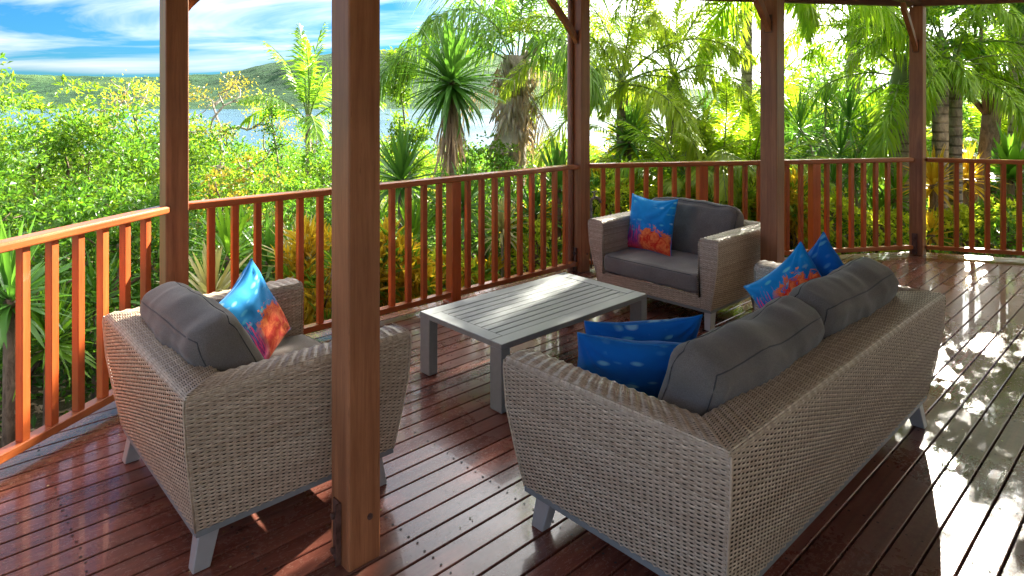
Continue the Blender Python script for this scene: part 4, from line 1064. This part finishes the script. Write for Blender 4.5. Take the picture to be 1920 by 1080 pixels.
def slender(px, Y, ytop, rad, label, lf, n=2400, ln=0.10, wd=0.028):
    X = (px-960)/1225*Y; gz = TZ(X, Y); H = ZP(ytop, Y)-gz; e = empty('slender_tree', (X, Y, gz)); tag(e, label, 'tree', 'slim young trees')
    k = np.linspace(0, 1, 9); tr = np.stack([0.10*np.sin(k*4), 0.06*np.cos(k*3), k*H*0.97], 1); m = MB(); m.tube(tr, 0.035*(1.05-0.85*k), 7); m.build('trunk', M['bark_pale'], e, smooth=True)
    tips = []
    for i in range(22):
        f = rv.uniform(0.35, 1.0); b0 = np.array([np.interp(f, k, tr[:, j]) for j in range(3)]); a = rv.uniform(0, 6.28); L = rad*(1.15-f*0.75)*rv.uniform(.6, 1.1)
        b1 = b0 + np.array([math.cos(a)*L, math.sin(a)*L, L*1.0]); tips.append((b0, b1))
    m = MB()
    for b0, b1 in tips: m.tube([b0, (b0+b1)/2+rv.normal(size=3)*0.02, b1], [0.010, 0.007, 0.003], 5)
    m.build('twig', M['bark_pale'], e, smooth=True)['kind'] = 'stuff'
    t = rv.integers(0, len(tips), n); f = rv.uniform(0.35, 1.05, n)[:, None]; B0 = np.array([x[0] for x in tips])[t]; B1 = np.array([x[1] for x in tips])[t]
    pos = B0*(1-f)+B1*f + rv.normal(size=(n, 3))*0.06; di = unit(rv.normal(size=(n, 3))+unit(B1-B0)*0.6+np.array([0, 0, -.3])); nr = unit(rv.normal(size=(n, 3))*.6+np.array([0, 0, 1]))
    mb = MB(); leaves(mb, pos, di, nr, ln*rv.uniform(.6, 1.2, n), wd, rv.uniform(0, 1, n)); mb.build('crown', M[lf], e); return e
slender(757, 9.6, 98, 0.42, 'slim upright light green tree between the lone post and the yucca', 'lf_lime', 3000)
slender(518, 10.8, 192, 0.20, 'thin dark green sapling rising against the water', 'lf_green', 900, 0.08, 0.03)
slender(665, 9.0, 210, 0.40, 'slim lime green tree behind the thick lone post', 'lf_lime', 1600)
slender(1330, 11.5, 215, 0.35, 'thin sapling behind the golden palm clump', 'lf_green', 1200)

# ---- palms
def frond_mesh(name, L, elev, droop, n, ll, wd, mode='feather', mat='lf_palm', stem='stem_green', seed=0, start=0.14, leafdroop=0.35, sr=0.014):
    rr = np.random.default_rng(seed); k = np.linspace(0, 1, 15); th = R(elev) - R(droop)*k**1.35
    seg = L/14; x = np.concatenate([[0], np.cumsum(np.cos(th[:-1])*seg)]); z = np.concatenate([[0], np.cumsum(np.sin(th[:-1])*seg)])
    y = 0.03*L*np.sin(k*3+seed)*k; C3 = np.stack([x, y, z], 1); mb = MB(); mb.tube(C3, sr*(1.1-0.9*k), 5, 1, caps=False)
    T = unit(np.gradient(C3, axis=0)); S = np.tile([0, 1., 0], (15, 1)); Up = unit(np.cross(T, S))*-1
    m = n*2 if mode == 'feather' else n*3
    s = start + (1-start)*(np.repeat(np.arange(n), m//n)+rr.uniform(-.2, .2, m))/n; s = np.clip(s, 0, 0.995)
    P = np.stack([np.interp(s, k, C3[:, j]) for j in range(3)], 1); t_ = unit(np.stack([np.interp(s, k, T[:, j]) for j in range(3)], 1)); u_ = unit(np.stack([np.interp(s, k, Up[:, j]) for j in range(3)], 1)); s_ = np.cross(t_, u_)
    if mode == 'feather':
        sg = np.tile([1, -1], n); phi = np.where(sg > 0, R(18), R(162)) + rr.normal(0, 0.16, m)
    else:
        phi = rr.uniform(0, 2*math.pi, m)
    side = s_*np.cos(phi)[:, None] + u_*np.sin(phi)[:, None]
    fan = R(62) - R(34)*s; fan = fan + rr.normal(0, 0.07, m)
    d = unit(side*np.sin(fan)[:, None] + t_*np.cos(fan)[:, None])
    env = np.sin(np.clip((s-start)/(1-start)*0.86+0.14, 0, 1)*math.pi)**0.55; l = ll*env*rr.uniform(0.85, 1.1, m)
    dz = np.array([0, 0, -1.])
    p1 = P + d*(l*0.5)[:, None] + dz*(l*leafdroop*0.22)[:, None]; p2 = P + d*(l*0.92)[:, None] + dz*(l*leafdroop*1.0)[:, None]
    wv = unit(np.cross(d, u_ + rr.normal(size=(m, 3))*0.25))*wd*0.5
    V = np.stack([P-wv*0.5, P+wv*0.5, p1+wv, p1-wv, p2], 1).reshape(-1, 3); i = np.arange(m)[:, None]*5
    v = np.clip(0.45+0.22*rr.normal(size=m)+0.25*s, 0, 1)
    mb.add(V, [i+np.array([[0, 1, 2, 3]]), i+np.array([[3, 2, 4]])], 0, np.repeat(v, 5))
    o = mb.build(name, [M[mat], M[stem]]); me = o.data; bpy.data.objects.remove(o); me['sr'] = 1; return me
FR = {}
def fronds(kind, L, elevs, droops, **kw):
    FR[kind] = [frond_mesh('frond', L, e, d, seed=i*7+hash_(kind), **kw) for i, (e, d) in enumerate(zip(elevs, droops))]
def hash_(s): return sum(map(ord, s)) % 97
fronds('foxtail', 1.6, [78, 60, 44, 26, 8, -15], [60, 80, 95, 95, 90, 65], n=84, ll=0.33, wd=0.020, mode='plume', mat='lf_fox', leafdroop=0.45)
fronds('foxyellow', 1.7, [74, 58, 40, 20, 4, -20], [65, 85, 100, 95, 80, 55], n=84, ll=0.32, wd=0.019, mode='plume', mat='lf_olive', leafdroop=0.45)
fronds('queen', 2.6, [80, 62, 45, 28, 8, -18], [60, 80, 95, 100, 90, 60], n=85, ll=0.62, wd=0.026, mode='plume', mat='lf_palm', leafdroop=0.75)
fronds('cane', 1.6, [85, 72, 58, 45, 30, 12], [45, 60, 75, 85, 90, 80], n=42, ll=0.40, wd=0.032, mode='feather', mat='lf_olive', leafdroop=0.35)
fronds('canegreen', 1.6, [85, 72, 58, 45, 30, 12], [45, 60, 75, 85, 90, 80], n=44, ll=0.38, wd=0.026, mode='feather', mat='lf_fox', leafdroop=0.35)
fronds('young', 1.5, [86, 74, 60, 46, 30, 10], [25, 45, 60, 70, 80, 80], n=32, ll=0.42, wd=0.036, mode='feather', mat='lf_palm', leafdroop=0.4)
fronds('dead', 2.0, [10, -15, -40], [95, 75, 45], n=46, ll=0.42, wd=0.018, mode='feather', mat='lf_dead', stem='stem_pale', leafdroop=1.1)
def palm(px, Y, ycrown, rt, kind, nf, label, lean=(0, 0), trunk='bark_palm', group='palms of the garden', name='palm_tree', shaft=True, sc_=1.0, az0=0.0, dead=0, rng=(0, 6), flare=1.3, X=None, seed=0, skip=None):
    rr = np.random.default_rng(int(px)+seed+1000); X = (px-960)/1225*Y if X is None else X; gz = TZ(X, Y); top = ZP(ycrown, Y)-gz
    e = empty(name, (X, Y, gz)); tag(e, label, 'palm', group)
    k = np.linspace(0, 1, 26); tr = np.stack([lean[0]*k**1.6, lean[1]*k**1.6, -0.1+(top+0.1)*k], 1)
    rad = rt*(1+(flare-1)*np.exp(-k*top/0.35)) * (1+0.035*np.where(np.arange(26) % 2 == 0, 1, -1))
    m = MB(); m.tube(tr, rad, 16); m.build('trunk', M[trunk], e, smooth=True)
    tip = tr[-1]
    if shaft:
        m = MB(); kk = np.linspace(0, 1, 7); m.tube(np.stack([tip[0]+0*kk, tip[1]+0*kk, tip[2]-0.02+kk*0.45*sc_], 1), rt*np.array([1.02, 1.05, 0.95, 0.8, 0.6, 0.42, 0.25]), 12); m.build('crownshaft', M['shaft'], e, smooth=True)
        tip = tip + np.array([0, 0, 0.34*sc_])
    g = math.pi*(3-5**0.5)
    for i in range(nf):
        lv = rng[0] + int((i/nf)*(rng[1]-rng[0])); a = az0 + i*g + rr.uniform(-.2, .2)
        mobj('frond', FR[kind][min(5, lv)], e, tuple(tip + np.array([math.cos(a)*rt*.4, math.sin(a)*rt*.4, -0.04*lv*sc_])), (rr.uniform(-.12, .12), rr.uniform(-.12, .12), a), sc_*rr.uniform(0.88, 1.1))
    for i in range(dead):
        a = az0+i*2.4+0.6; o = mobj('frond', FR['dead'][i % 3], e, tuple(tip+np.array([0, 0, -0.25-0.05*i])), (0, 0, a), rr.uniform(.7, 1.0))
        o['label'] = 'dead brown frond hanging down'
    return e
# shaggy tall palm beside the yucca
sp = palm(952, 10.0, 105, 0.22, 'queen', 13, 'big shaggy palm with hanging dead fronds beside the yucca', lean=(0.15, 0), trunk='bark_fibre', shaft=False, flare=1.4, dead=3, sc_=1.0, name='shaggy_palm', rng=(0, 4))
m = MB(); rr = np.random.default_rng(8)
tz = ZP(100, 10.0)-TZ(sp.location.x, 10.0)
for i in range(80):
    z = tz-rr.uniform(0.0, 1.5)**1.0; a = rr.uniform(0, 6.28); r0 = 0.20; L = rr.uniform(.18, .42); sgn = 1 if z > tz-0.7 else -1
    lx = 0.15*(z/tz)**1.6
    p0 = np.array([lx+math.cos(a)*r0*.85, math.sin(a)*r0*.85, z]); p1 = p0+np.array([math.cos(a)*L*.55, math.sin(a)*L*.55, sgn*L*.8])
    m.tube([p0, (p0+p1)/2+np.array([math.cos(a)*.04, math.sin(a)*.04, 0]), p1], [0.035, 0.024, 0.008], 5)
m.build('frond_stub', M['bark_fibre'], sp, smooth=True)['kind'] = 'stuff'
m = MB(); n = 420; a = rr.uniform(0, 6.28, n); z = tz-rr.uniform(0.1, 1.9, n); rad = 0.21+0.07*rr.uniform(size=n)
pos = np.stack([0.12+np.cos(a)*rad, np.sin(a)*rad, z], 1); di = unit(np.stack([np.cos(a)*.35, np.sin(a)*.35, -np.ones(n)], 1)+rr.normal(size=(n, 3))*.25)
leaves(m, pos, di, np.stack([np.cos(a), np.sin(a), a*0], 1), rr.uniform(.15, .38, n), 0.010, rr.uniform(0, 1, n)); m.build('fibre_skirt', M['lf_dead'], sp)
# foxtail palms
palm(1167, 9.2, 185, 0.085, 'foxyellow', 14, 'foxtail palm with yellow green plumes behind the far armchair', shaft=True, sc_=1.08)
palm(1262, 9.6, 170, 0.09, 'foxyellow', 13, 'second yellow green foxtail palm right of the armchair palm', sc_=1.0, az0=1.0)
palm(1441, 8.6, -40, 0.10, 'foxtail', 12, 'tall palm behind the fourth post with fronds reaching over the far armchair', sc_=1.45, az0=0.4)
palm(1075, 9.8, 130, 0.09, 'foxyellow', 8, 'lime plumed foxtail palm right behind the rail post at the table', sc_=0.9, az0=2.0)
palm(1690, 9.3, 168, 0.150, 'foxtail', 13, 'stout foxtail palm close left of the slim corner post', sc_=1.15, az0=0.3)
palm(1600, 11.5, 70, 0.11, 'foxyellow', 11, 'lime foxtail palm behind the spiky candelabra plant', sc_=1.15)
palm(1764, 8.9, 118, 0.105, 'foxtail', 11, 'left of the twin grey palms right of the corner post', sc_=1.05, az0=1.2, rng=(1, 6), flare=1.6)
palm(1792, 8.5, 150, 0.075, 'foxtail', 10, 'slimmer right hand one of the twin grey palms', sc_=0.95, az0=2.2, rng=(1, 6))
palm(1905, 10.0, 60, 0.10, 'foxtail', 14, 'green palm at the right edge above the twisted trunk', sc_=1.1)
palm(2120, 9.5, 60, 0.10, 'foxtail', 14, 'palm beyond the right edge of the garden', sc_=1.2)
palm(1400, 11.0, 20, 0.09, 'foxyellow', 13, 'palm partly behind the fourth post', sc_=1.1, az0=0.7)
palm(578, 10.6, 215, 0.045, 'young', 11, 'upright young feather palm left of the thick lone post', shaft=False, sc_=0.95, rng=(0, 5), name='young_palm')
palm(-60, 9.0, 40, 0.12, 'foxtail', 12, 'palm beyond the left edge of the garden', sc_=1.1, X=-9.5)
# golden cane clumps
def cane(px, Y, ybase, n, label, sc_=1.0, spread=0.35, kind='cane'):
    X = (px-960)/1225*Y; gz = TZ(X, Y); e = empty('cane_palm', (X, Y, gz)); tag(e, label, 'palm', 'golden cane palm clumps')
    rr = np.random.default_rng(int(px)+1000); h = ZP(ybase, Y)-gz
    for i in range(n):
        a = rr.uniform(0, 6.28); r = spread*rr.uniform(.2, 1); bx, by = math.cos(a)*r, math.sin(a)*r; tx, ty = bx*2.0, by*2.0; hh = max(0.15, h*rr.uniform(.45, 1.1))
        m = MB(); m.tube([(bx*.4, by*.4, -.05), (bx, by, hh*.5), (tx, ty, hh)], [0.022, 0.018, 0.013], 7); m.build('cane', M['stem_green'], e, smooth=True)
        for j in range(5):
            lv = min(5, int(rr.uniform(0, 5.4))); mobj('frond', FR[kind if (i+j) % 3 else 'canegreen'][lv], e, (tx, ty, hh), (rr.uniform(-.1, .1), rr.uniform(-.1, .1), a+rr.normal()*1.2+j*1.3), sc_*rr.uniform(.75, 1.1))
cane(1310, 8.6, 330, 11, 'golden cane palm clump behind the back of the far armchair', 0.9)
cane(1385, 8.9, 345, 9, 'golden cane palm clump just left of the fourth post', 0.85)
cane(1215, 9.8, 290, 6, 'thin cane palm clump left of the far grey cushion', 0.8)
cane(1820, 12.0, 300, 7, 'cane palm clump behind the twisted trunk', 1.0)
cane(1520, 11.5, 250, 7, 'cane palm clump behind the spiky heads right of the fourth post', 1.0)

# ---- sword leaved plants
def sword(name, L, wd, bend, fold=0.3, seg=5, mat='lf_yucca'):
    k = np.linspace(0, 1, seg+1); th = -R(bend)*k**1.6; st = L/seg
    x = np.concatenate([[0], np.cumsum(np.cos(th[:-1])*st)]); z = np.concatenate([[0], np.cumsum(np.sin(th[:-1])*st)])
    w = wd*0.5*np.interp(k, [0, .12, .45, .8, 1], [.55, .8, 1, .6, .02])
    V = np.concatenate([np.stack([x, -w, z+w*fold], 1), np.stack([x, 0*w, z], 1), np.stack([x, w, z+w*fold], 1)]); n = seg+1
    q = [(i, n+i, n+i+1, i+1) for i in range(seg)]+[(n+i, 2*n+i, 2*n+i+1, n+i+1) for i in range(seg)]
    mb = MB(); mb.add(V, np.array(q), 0, np.tile(np.clip(0.3+0.4*k, 0, 1), 3)); o = mb.build(name, M[mat], smooth=True); me = o.data; bpy.data.objects.remove(o); return me
SW = {k: [sword('leaf', 1.0, w, b, mat=mt) for b in (6, 25, 55)] for k, w, mt in (('yucca', .085, 'lf_yucca'), ('drac', .045, 'lf_yucca'), ('green', .07, 'lf_palm'), ('var', .075, 'lf_varieg'), ('gold', .09, 'lf_gold'), ('dead', .05, 'lf_dead'), ('wide', .16, 'lf_green'))}
def head(e, c, L, n, kind, rr, lo=-35, hi=85, axis=(0, 0)):
    g = math.pi*(3-5**0.5)
    for i in range(n):
        f = (i+0.5)/n; el = R(hi + (lo-hi)*f**1.15) + rr.normal()*0.07; a = i*g + rr.uniform(-.2, .2)
        me = SW[kind][0 if el > R(50) else (1 if rr.uniform() < .6 else 2)]
        mobj('leaf', me, e, (c[0], c[1], c[2]-0.10*L*f), (rr.uniform(-.5, .5), -el, a), L*rr.uniform(.8, 1.12)*(1.0 if el > -.3 else .9))
def spiky(px, Y, yc, L, n, kind, label, r=0.05, lean=0.0, skirt=0, cat='plant', name='sword_plant', group='spiky sword leaved plants', lo=-35, z=None, X=None, trunk='bark'):
    rr = np.random.default_rng(int(px*3+Y)+1000); X = (px-960)/1225*Y if X is None else X; gz = TZ(X, Y); h = max(0.04, (ZP(yc, Y) if z is None else z)-gz)
    e = empty(name, (X, Y, gz)); tag(e, label, cat, group)
    m = MB(); m.tube([(0, 0, -.05), (lean*.4, 0, h*.5), (lean, 0, h)], [r*1.2, r, r*.9], 9); m.build('trunk', M[trunk], e, smooth=True)
    head(e, (lean, 0, h), L, n, kind, rr, lo=lo)
    for i in range(skirt):
        f = rr.uniform(); a = rr.uniform(0, 6.28)
        o = mobj('leaf', SW['dead'][1], e, (lean+math.cos(a)*r*.7, math.sin(a)*r*.7, h-0.05-f*L*1.0), (rr.uniform(-.6, .6), R(rr.uniform(62, 84)), a), L*rr.uniform(.6, .95))
        if i == 0: o['label'] = 'dry brown leaf hanging in the skirt'
    return e
spiky(846, 7.9, 150, 0.74, 160, 'yucca', 'tall green yucca with a skirt of dry leaves in front of the bay', r=0.06, skirt=70, lo=-58, cat='yucca', name='yucca')
spiky(752, 7.2, 335, 0.62, 70, 'yucca', 'green yucca above the rail right of the lone post', r=0.04, cat='yucca', name='yucca')
spiky(1180, 9.0, 262, 0.55, 70, 'yucca', 'small yucca behind the far armchair seen above the rail', r=0.035, cat='yucca', name='yucca')
spiky(872, 7.3, 385, 0.55, 60, 'yucca', 'yucca behind the balusters left of the newel post', r=0.035, cat='yucca', name='yucca')
spiky(775, 6.8, 450, 0.55, 55, 'green', 'green spiky plant behind the first balusters right of the lone post')
spiky(1000, 7.8, 400, 0.60, 60, 'yucca', 'dark spiky plant right of the newel post', lo=-20)
spiky(1045, 7.9, 350, 0.60, 60, 'yucca', 'tall dark spiky plant left of the rail post at the table', lo=-20)
spiky(942, 7.4, 430, 0.42, 70, 'var', 'pale cream striped spiky plant on a thin white stem', r=0.018, trunk='stem_pale')
spiky(905, 8.0, 440, 0.55, 50, 'green', 'green spiky plant half behind the newel post')
spiky(1120, 8.2, 390, 0.50, 55, 'yucca', 'spiky plant between rail post and far armchair')
spiky(1165, 8.5, 350, 0.45, 50, 'green', 'green strap leaved plant behind the far armchair arm')
spiky(568, 6.3, 505, 0.55, 60, 'var', 'cream striped spiky plant above the near armchair arm', lo=10)
spiky(398, 5.7, 560, 0.52, 55, 'var', 'yellow striped spiky plant right of the left rail post', lo=15)
spiky(430, 6.4, 480, 0.62, 55, 'green', 'green strap leaved plant behind the near armchair')
spiky(505, 6.6, 490, 0.55, 50, 'yucca', 'dark strap leaved plant behind the blue cushion of the near armchair')
spiky(20, 4.9, 560, 0.60, 70, 'yucca', 'big dark yucca low at the left edge behind the balusters', cat='yucca', name='yucca')
spiky(95, 5.3, 640, 0.52, 70, 'green', 'green yucca low behind the second and third balusters', cat='yucca', name='yucca')
spiky(-60, 5.2, 600, 0.6, 60, 'yucca', 'yucca outside the left edge', cat='yucca', name='yucca')
spiky(185, 6.0, 560, 0.50, 50, 'yucca', 'dark strap leaved plant left of the near armchair back')
spiky(1488, 8.3, 400, 0.62, 55, 'gold', 'golden strap leaved plant right of the fourth post', lo=-40)
spiky(1645, 8.8, 400, 0.45, 30, 'wide', 'broad leaved green plant left of the slim corner post', lo=5)
spiky(1680, 8.9, 372, 0.50, 50, 'green', 'green strap leaved plant against the stout palm trunk')
spiky(1750, 8.3, 345, 0.50, 60, 'gold', 'golden spiky plant at the feet of the twin palms')
spiky(1812, 8.8, 335, 0.50, 60, 'gold', 'yellow spiky plant between the twin palms and the twisted trunk')
spiky(1840, 8.6, 430, 0.45, 40, 'wide', 'low broad leaved plant at the foot of the twisted trunk', lo=5)
spiky(1895, 9.3, 330, 0.75, 45, 'wide', 'large leaved plant by the right newel post', lo=-10)
spiky(1745, 7.9, 440, 0.35, 45, 'gold', 'small orange spiky plant just behind the corner post')
# dracaena with several pale stems
def dracaena(px, Y, heads, label, L=0.50, nl=60, kind='drac'):
    rr = np.random.default_rng(int(px)+1000); X = (px-960)/1225*Y; gz = TZ(X, Y); e = empty('dragon_tree', (X, Y, gz)); tag(e, label, 'plant', 'many stemmed dragon trees')
    for hx, hy, dy in heads:
        x = (hx-960)/1225*(Y+dy)-X; z = ZP(hy, Y+dy)-gz; t = rr.uniform(.25, .45); mid = np.array([x*t*0.6, dy*t, z*t])
        k = np.linspace(0, 1, 8)[:, None]; p = (1-k)**2*np.array([rr.normal()*.05, rr.normal()*.05, -.05]) + 2*k*(1-k)*np.array([x*0.15, dy*.2, z*.55]) + k**2*np.array([x, dy, z]); p[1:-1] += rr.normal(size=(6, 3))*.025
        m = MB(); m.tube(p, np.linspace(.030, .014, 8), 7); m.build('stem', M['stem_pale'], e, smooth=True)
        head(e, (x, dy, z), L*rr.uniform(.85, 1.15), min(nl, int(280/len(heads))), kind, rr, lo=-55)
dracaena(1560, 9.4, [(1500, 240, 0), (1548, 195, .3), (1592, 225, -.2), (1622, 262, .2), (1575, 285, -.4)], 'dragon tree with pale forked stems and spiky heads right of the fourth post', 0.62)
dracaena(1520, 10.2, [(1480, 290, 0), (1512, 310, .3), (1535, 265, 0), (1640, 215, .4)], 'second dragon tree with lower spiky heads beside the fourth post', 0.60)
dracaena(1610, 8.8, [(1600, 330, 0), (1640, 300, .2), (1562, 340, 0)], 'low dragon tree with bent grey stems behind the balusters', 0.50, 70)
dracaena(1300, 10.4, [(1290, 235, 0), (1320, 215, .2), (1268, 250, 0)], 'dragon tree heads above the golden cane palms', 0.5, 70)

# ---- crotons
def croton(px, Y, ytop, rad, label):
    bush(px, Y, ytop, rad, label, cat='croton', mats=('lf_gold', 'lf_lime'), ln=0.17, wd=0.032, dens=1.7, group='golden croton bushes', clr=0.16, mix=0.3, name='croton_bush', droop=-0.5, nbr=3)
croton(600, 6.3, 440, 0.38, 'golden croton left of the lone post')
croton(640, 5.9, 490, 0.35, 'golden croton behind the lone post')
croton(722, 6.0, 445, 0.30, 'golden croton right of the lone post')
croton(760, 6.0, 520, 0.30, 'low golden croton behind the second baluster right of the lone post')
croton(815, 6.4, 508, 0.32, 'golden croton behind the balusters over the table corner')
croton(868, 6.6, 520, 0.28, 'yellow croton left of the newel post')
croton(905, 7.3, 500, 0.28, 'yellow green croton behind the newel post')
croton(1135, 8.6, 330, 0.38, 'tall yellow croton between rail post and far armchair')
croton(545, 6.0, 560, 0.30, 'low golden croton behind the near armchair arm')
croton(1470, 8.2, 350, 0.35, 'golden bush close right of the fourth post')
croton(1010, 8.6, 380, 0.35, 'yellow croton under the shaggy palm')

# ---- tree with twisted trunk at the right
def twisted():
    Y = 9.0; X = (1838-960)/1225*Y; gz = TZ(X, Y); e = empty('twisted_tree', (X, Y, gz)); tag(e, 'dark twisted trunk forking into a leafy crown at the right', 'tree')
    def P(px, py): return np.array([(px-960)/1225*Y-X, 0.0, ZP(py, Y)-gz])
    base = np.array([-.25, 0, -.05])
    tr = np.array([base, P(1822, 420), P(1838, 370), P(1842, 330), P(1848, 260), P(1850, 215)]); m = MB(); m.tube(tr, [.15, .12, .10, .085, .075, .06], 10); m.build('trunk', M['bark'], e, smooth=True)
    m = MB(); k = np.linspace(0, 1, 14); q = np.stack([np.interp(k, np.linspace(0, 1, 6), tr[:, j]) for j in range(3)], 1); q[:, 0] += .075*np.cos(k*14); q[:, 1] += .075*np.sin(k*14); m.tube(q, .028, 7); m.build('strangling_root', M['bark'], e, smooth=True)
    for (a, b, dy) in [((1805, 150), (1770, 110), .3), ((1870, 150), (1900, 90), -.3), ((1850, 130), (1845, 40), .2), ((1890, 170), (1940, 140), .5), ((1820, 110), (1800, 30), -.4)]:
        p = np.array([tr[-1], P(*a)+[0, dy*.5, 0], P(*b)+[0, dy, 0]]); m = MB(); m.tube(p, [.045, .03, .015], 7); m.build('branch', M['bark'], e, smooth=True)
    foliage('crown', [M['lf_green'], M['lf_dark']], (1.25, 1.1, 0.9), 95, 34, 0.11, 0.045, e, 0.26, z=P(1850, 60)[2], mixmat=.5)
twisted()
bush(1868, 11.0, None, 2.35, 'tall leafy tree added to shade the right end of the deck', cat='tree', hz=8.8, group='trees to the sides of the veranda', mats=('lf_green', 'lf_dark'), dens=1.9, ln=0.15, wd=0.08)  # added to block the sun and its glare on the right boards

# ---- off to the sides of the frame: trees that carry on the garden (they also throw the dappled shade)
for args in [
 (2300, 11.0, None, 2.0, 4.2, 'leafy tree to the right of the veranda'), (2500, 8.0, None, 1.6, 3.4, 'leafy tree by the right side of the house')
]:
    bush(args[0], args[1], None, args[3], args[5], cat='tree', hz=args[4], group='trees to the sides of the veranda', mats=('lf_green', 'lf_dark'), dens=0.5, ln=0.13, wd=0.06)

# ---- slope vegetation down to the water and ground cover
def groundcover():
    n = 60000; Y = 4.2+rv.uniform(0, 1, n)**1.6*22; X = rv.uniform(-1.15, 1.15, n)*(Y*0.85+2.5)
    A = X*CU + Y*SU; B = -X*SU + Y*CU                                   # keep clear of the deck
    inside = np.ones(n, bool)
    for i in range(len(OUT)-1):
        p, nn = inward(i); inside &= ((A-p.x)*nn.x+(B-p.y)*nn.y > -0.05)
    bare = (X < -1.2) & (Y < 6.2) & (rv.uniform(size=n) < 0.93)
    k = ~inside & ~bare; X, Y = X[k], Y[k]; n = len(X)
    Z = np.array([TZ(x, y) for x, y in zip(X, Y)]) + rv.uniform(0, 1, n)**2*0.32
    mb = MB(); di = unit(rv.normal(size=(n, 3))+np.array([0, 0, .8])); nr = unit(rv.normal(size=(n, 3))*.5+np.array([0, 0, 1]))
    c = rv.uniform(size=n); 
    leaves(mb, np.stack([X, Y, Z], 1)[c < .7], di[c < .7], nr[c < .7], 0.13, 0.05, rv.uniform(0, 1, (c < .7).sum()), 0)
    leaves(mb, np.stack([X, Y, Z], 1)[c >= .7], di[c >= .7], nr[c >= .7], 0.12, 0.045, rv.uniform(0, 1, (c >= .7).sum()), 1)
    tag(mb.build('ground_cover', [M['lf_green'], M['lf_lime']]), 'low leafy ground cover between the shrubs', kind='stuff')
    # litter
    n = 9000; Y = rv.uniform(3.5, 12, n); X = rv.uniform(-5, 8, n); A = X*CU + Y*SU; B = -X*SU + Y*CU; inside = np.ones(n, bool)
    for i in range(len(OUT)-1):
        p, nn = inward(i); inside &= ((A-p.x)*nn.x+(B-p.y)*nn.y > -0.02)
    X, Y = X[~inside], Y[~inside]; n = len(X); Z = np.array([TZ(x, y)+.015 for x, y in zip(X, Y)])
    mb = MB(); di = unit(rv.normal(size=(n, 3))*np.array([1, 1, .15])); leaves(mb, np.stack([X, Y, Z], 1), di, np.tile([0, 0, 1.], (n, 1)), 0.10, 0.04, rv.uniform(0, 1, n))
    tag(mb.build('leaf_litter', M['lf_dead']), 'dry brown leaf litter on the garden soil', kind='stuff')
groundcover()
def far_wood():
    n = 420; mb = MB(); 
    for i in range(n):
        Y = 17+rv.uniform()**1.3*150; px = rv.uniform(-500, 2500) ; X = (px-960)/1225*Y; g = TZ(X, Y)
        if g < SEA_Z+0.5: continue
        hgt = min(rv.uniform(1.6, 3.4), max(0.6, ZP(285 if px < 1430 else 215, Y)-g)); r = hgt*rv.uniform(.5, .75); K = int(26); L = 26
        d = unit(rv.normal(size=(K, 3))); d[:, 2] = np.abs(d[:, 2]); c = np.array([X, Y, g+hgt*.45]) + d*np.array([r, r, hgt*.55]); s = 0.12+Y*0.0035
        o = unit(rv.normal(size=(K, L, 3))); pos = c[:, None]+o*0.30*r; v = rv.uniform(0, 1)*.6+rv.uniform(0, .4, K)[:, None]+0*o[:, :, 0]
        leaves(mb, pos.reshape(-1, 3), unit(o+rv.normal(size=o.shape)*.6).reshape(-1, 3), unit(o+np.array([0, 0, 1])).reshape(-1, 3), s, s*.5, v.ravel(), 0 if rv.uniform() < .55 else 1)
    tag(mb.build('far_shore_wood', [M['lf_green'], M['lf_lime']]), 'green treetops on the slope down to the water', kind='stuff')
far_wood()
def roots():
    e = empty('branch_pile', (0, 0, 0)); tag(e, 'loose pile of grey dead branches on the soil below the left balusters', 'branches')
    for i in range(9):
        X0, Y0 = rv.uniform(-3.6, -2.3), rv.uniform(3.0, 5.6); a = rv.uniform(0, 6.28); p = []
        for k in range(6):
            p.append((X0, Y0, TZ(X0, Y0)+.03)); a += rv.normal()*.35; X0 += math.cos(a)*.28; Y0 += math.sin(a)*.28
        m = MB(); m.tube(p, np.linspace(.03, .012, 6), 7); m.build('fallen_branch', M['stem_pale'], e, smooth=True)
roots()
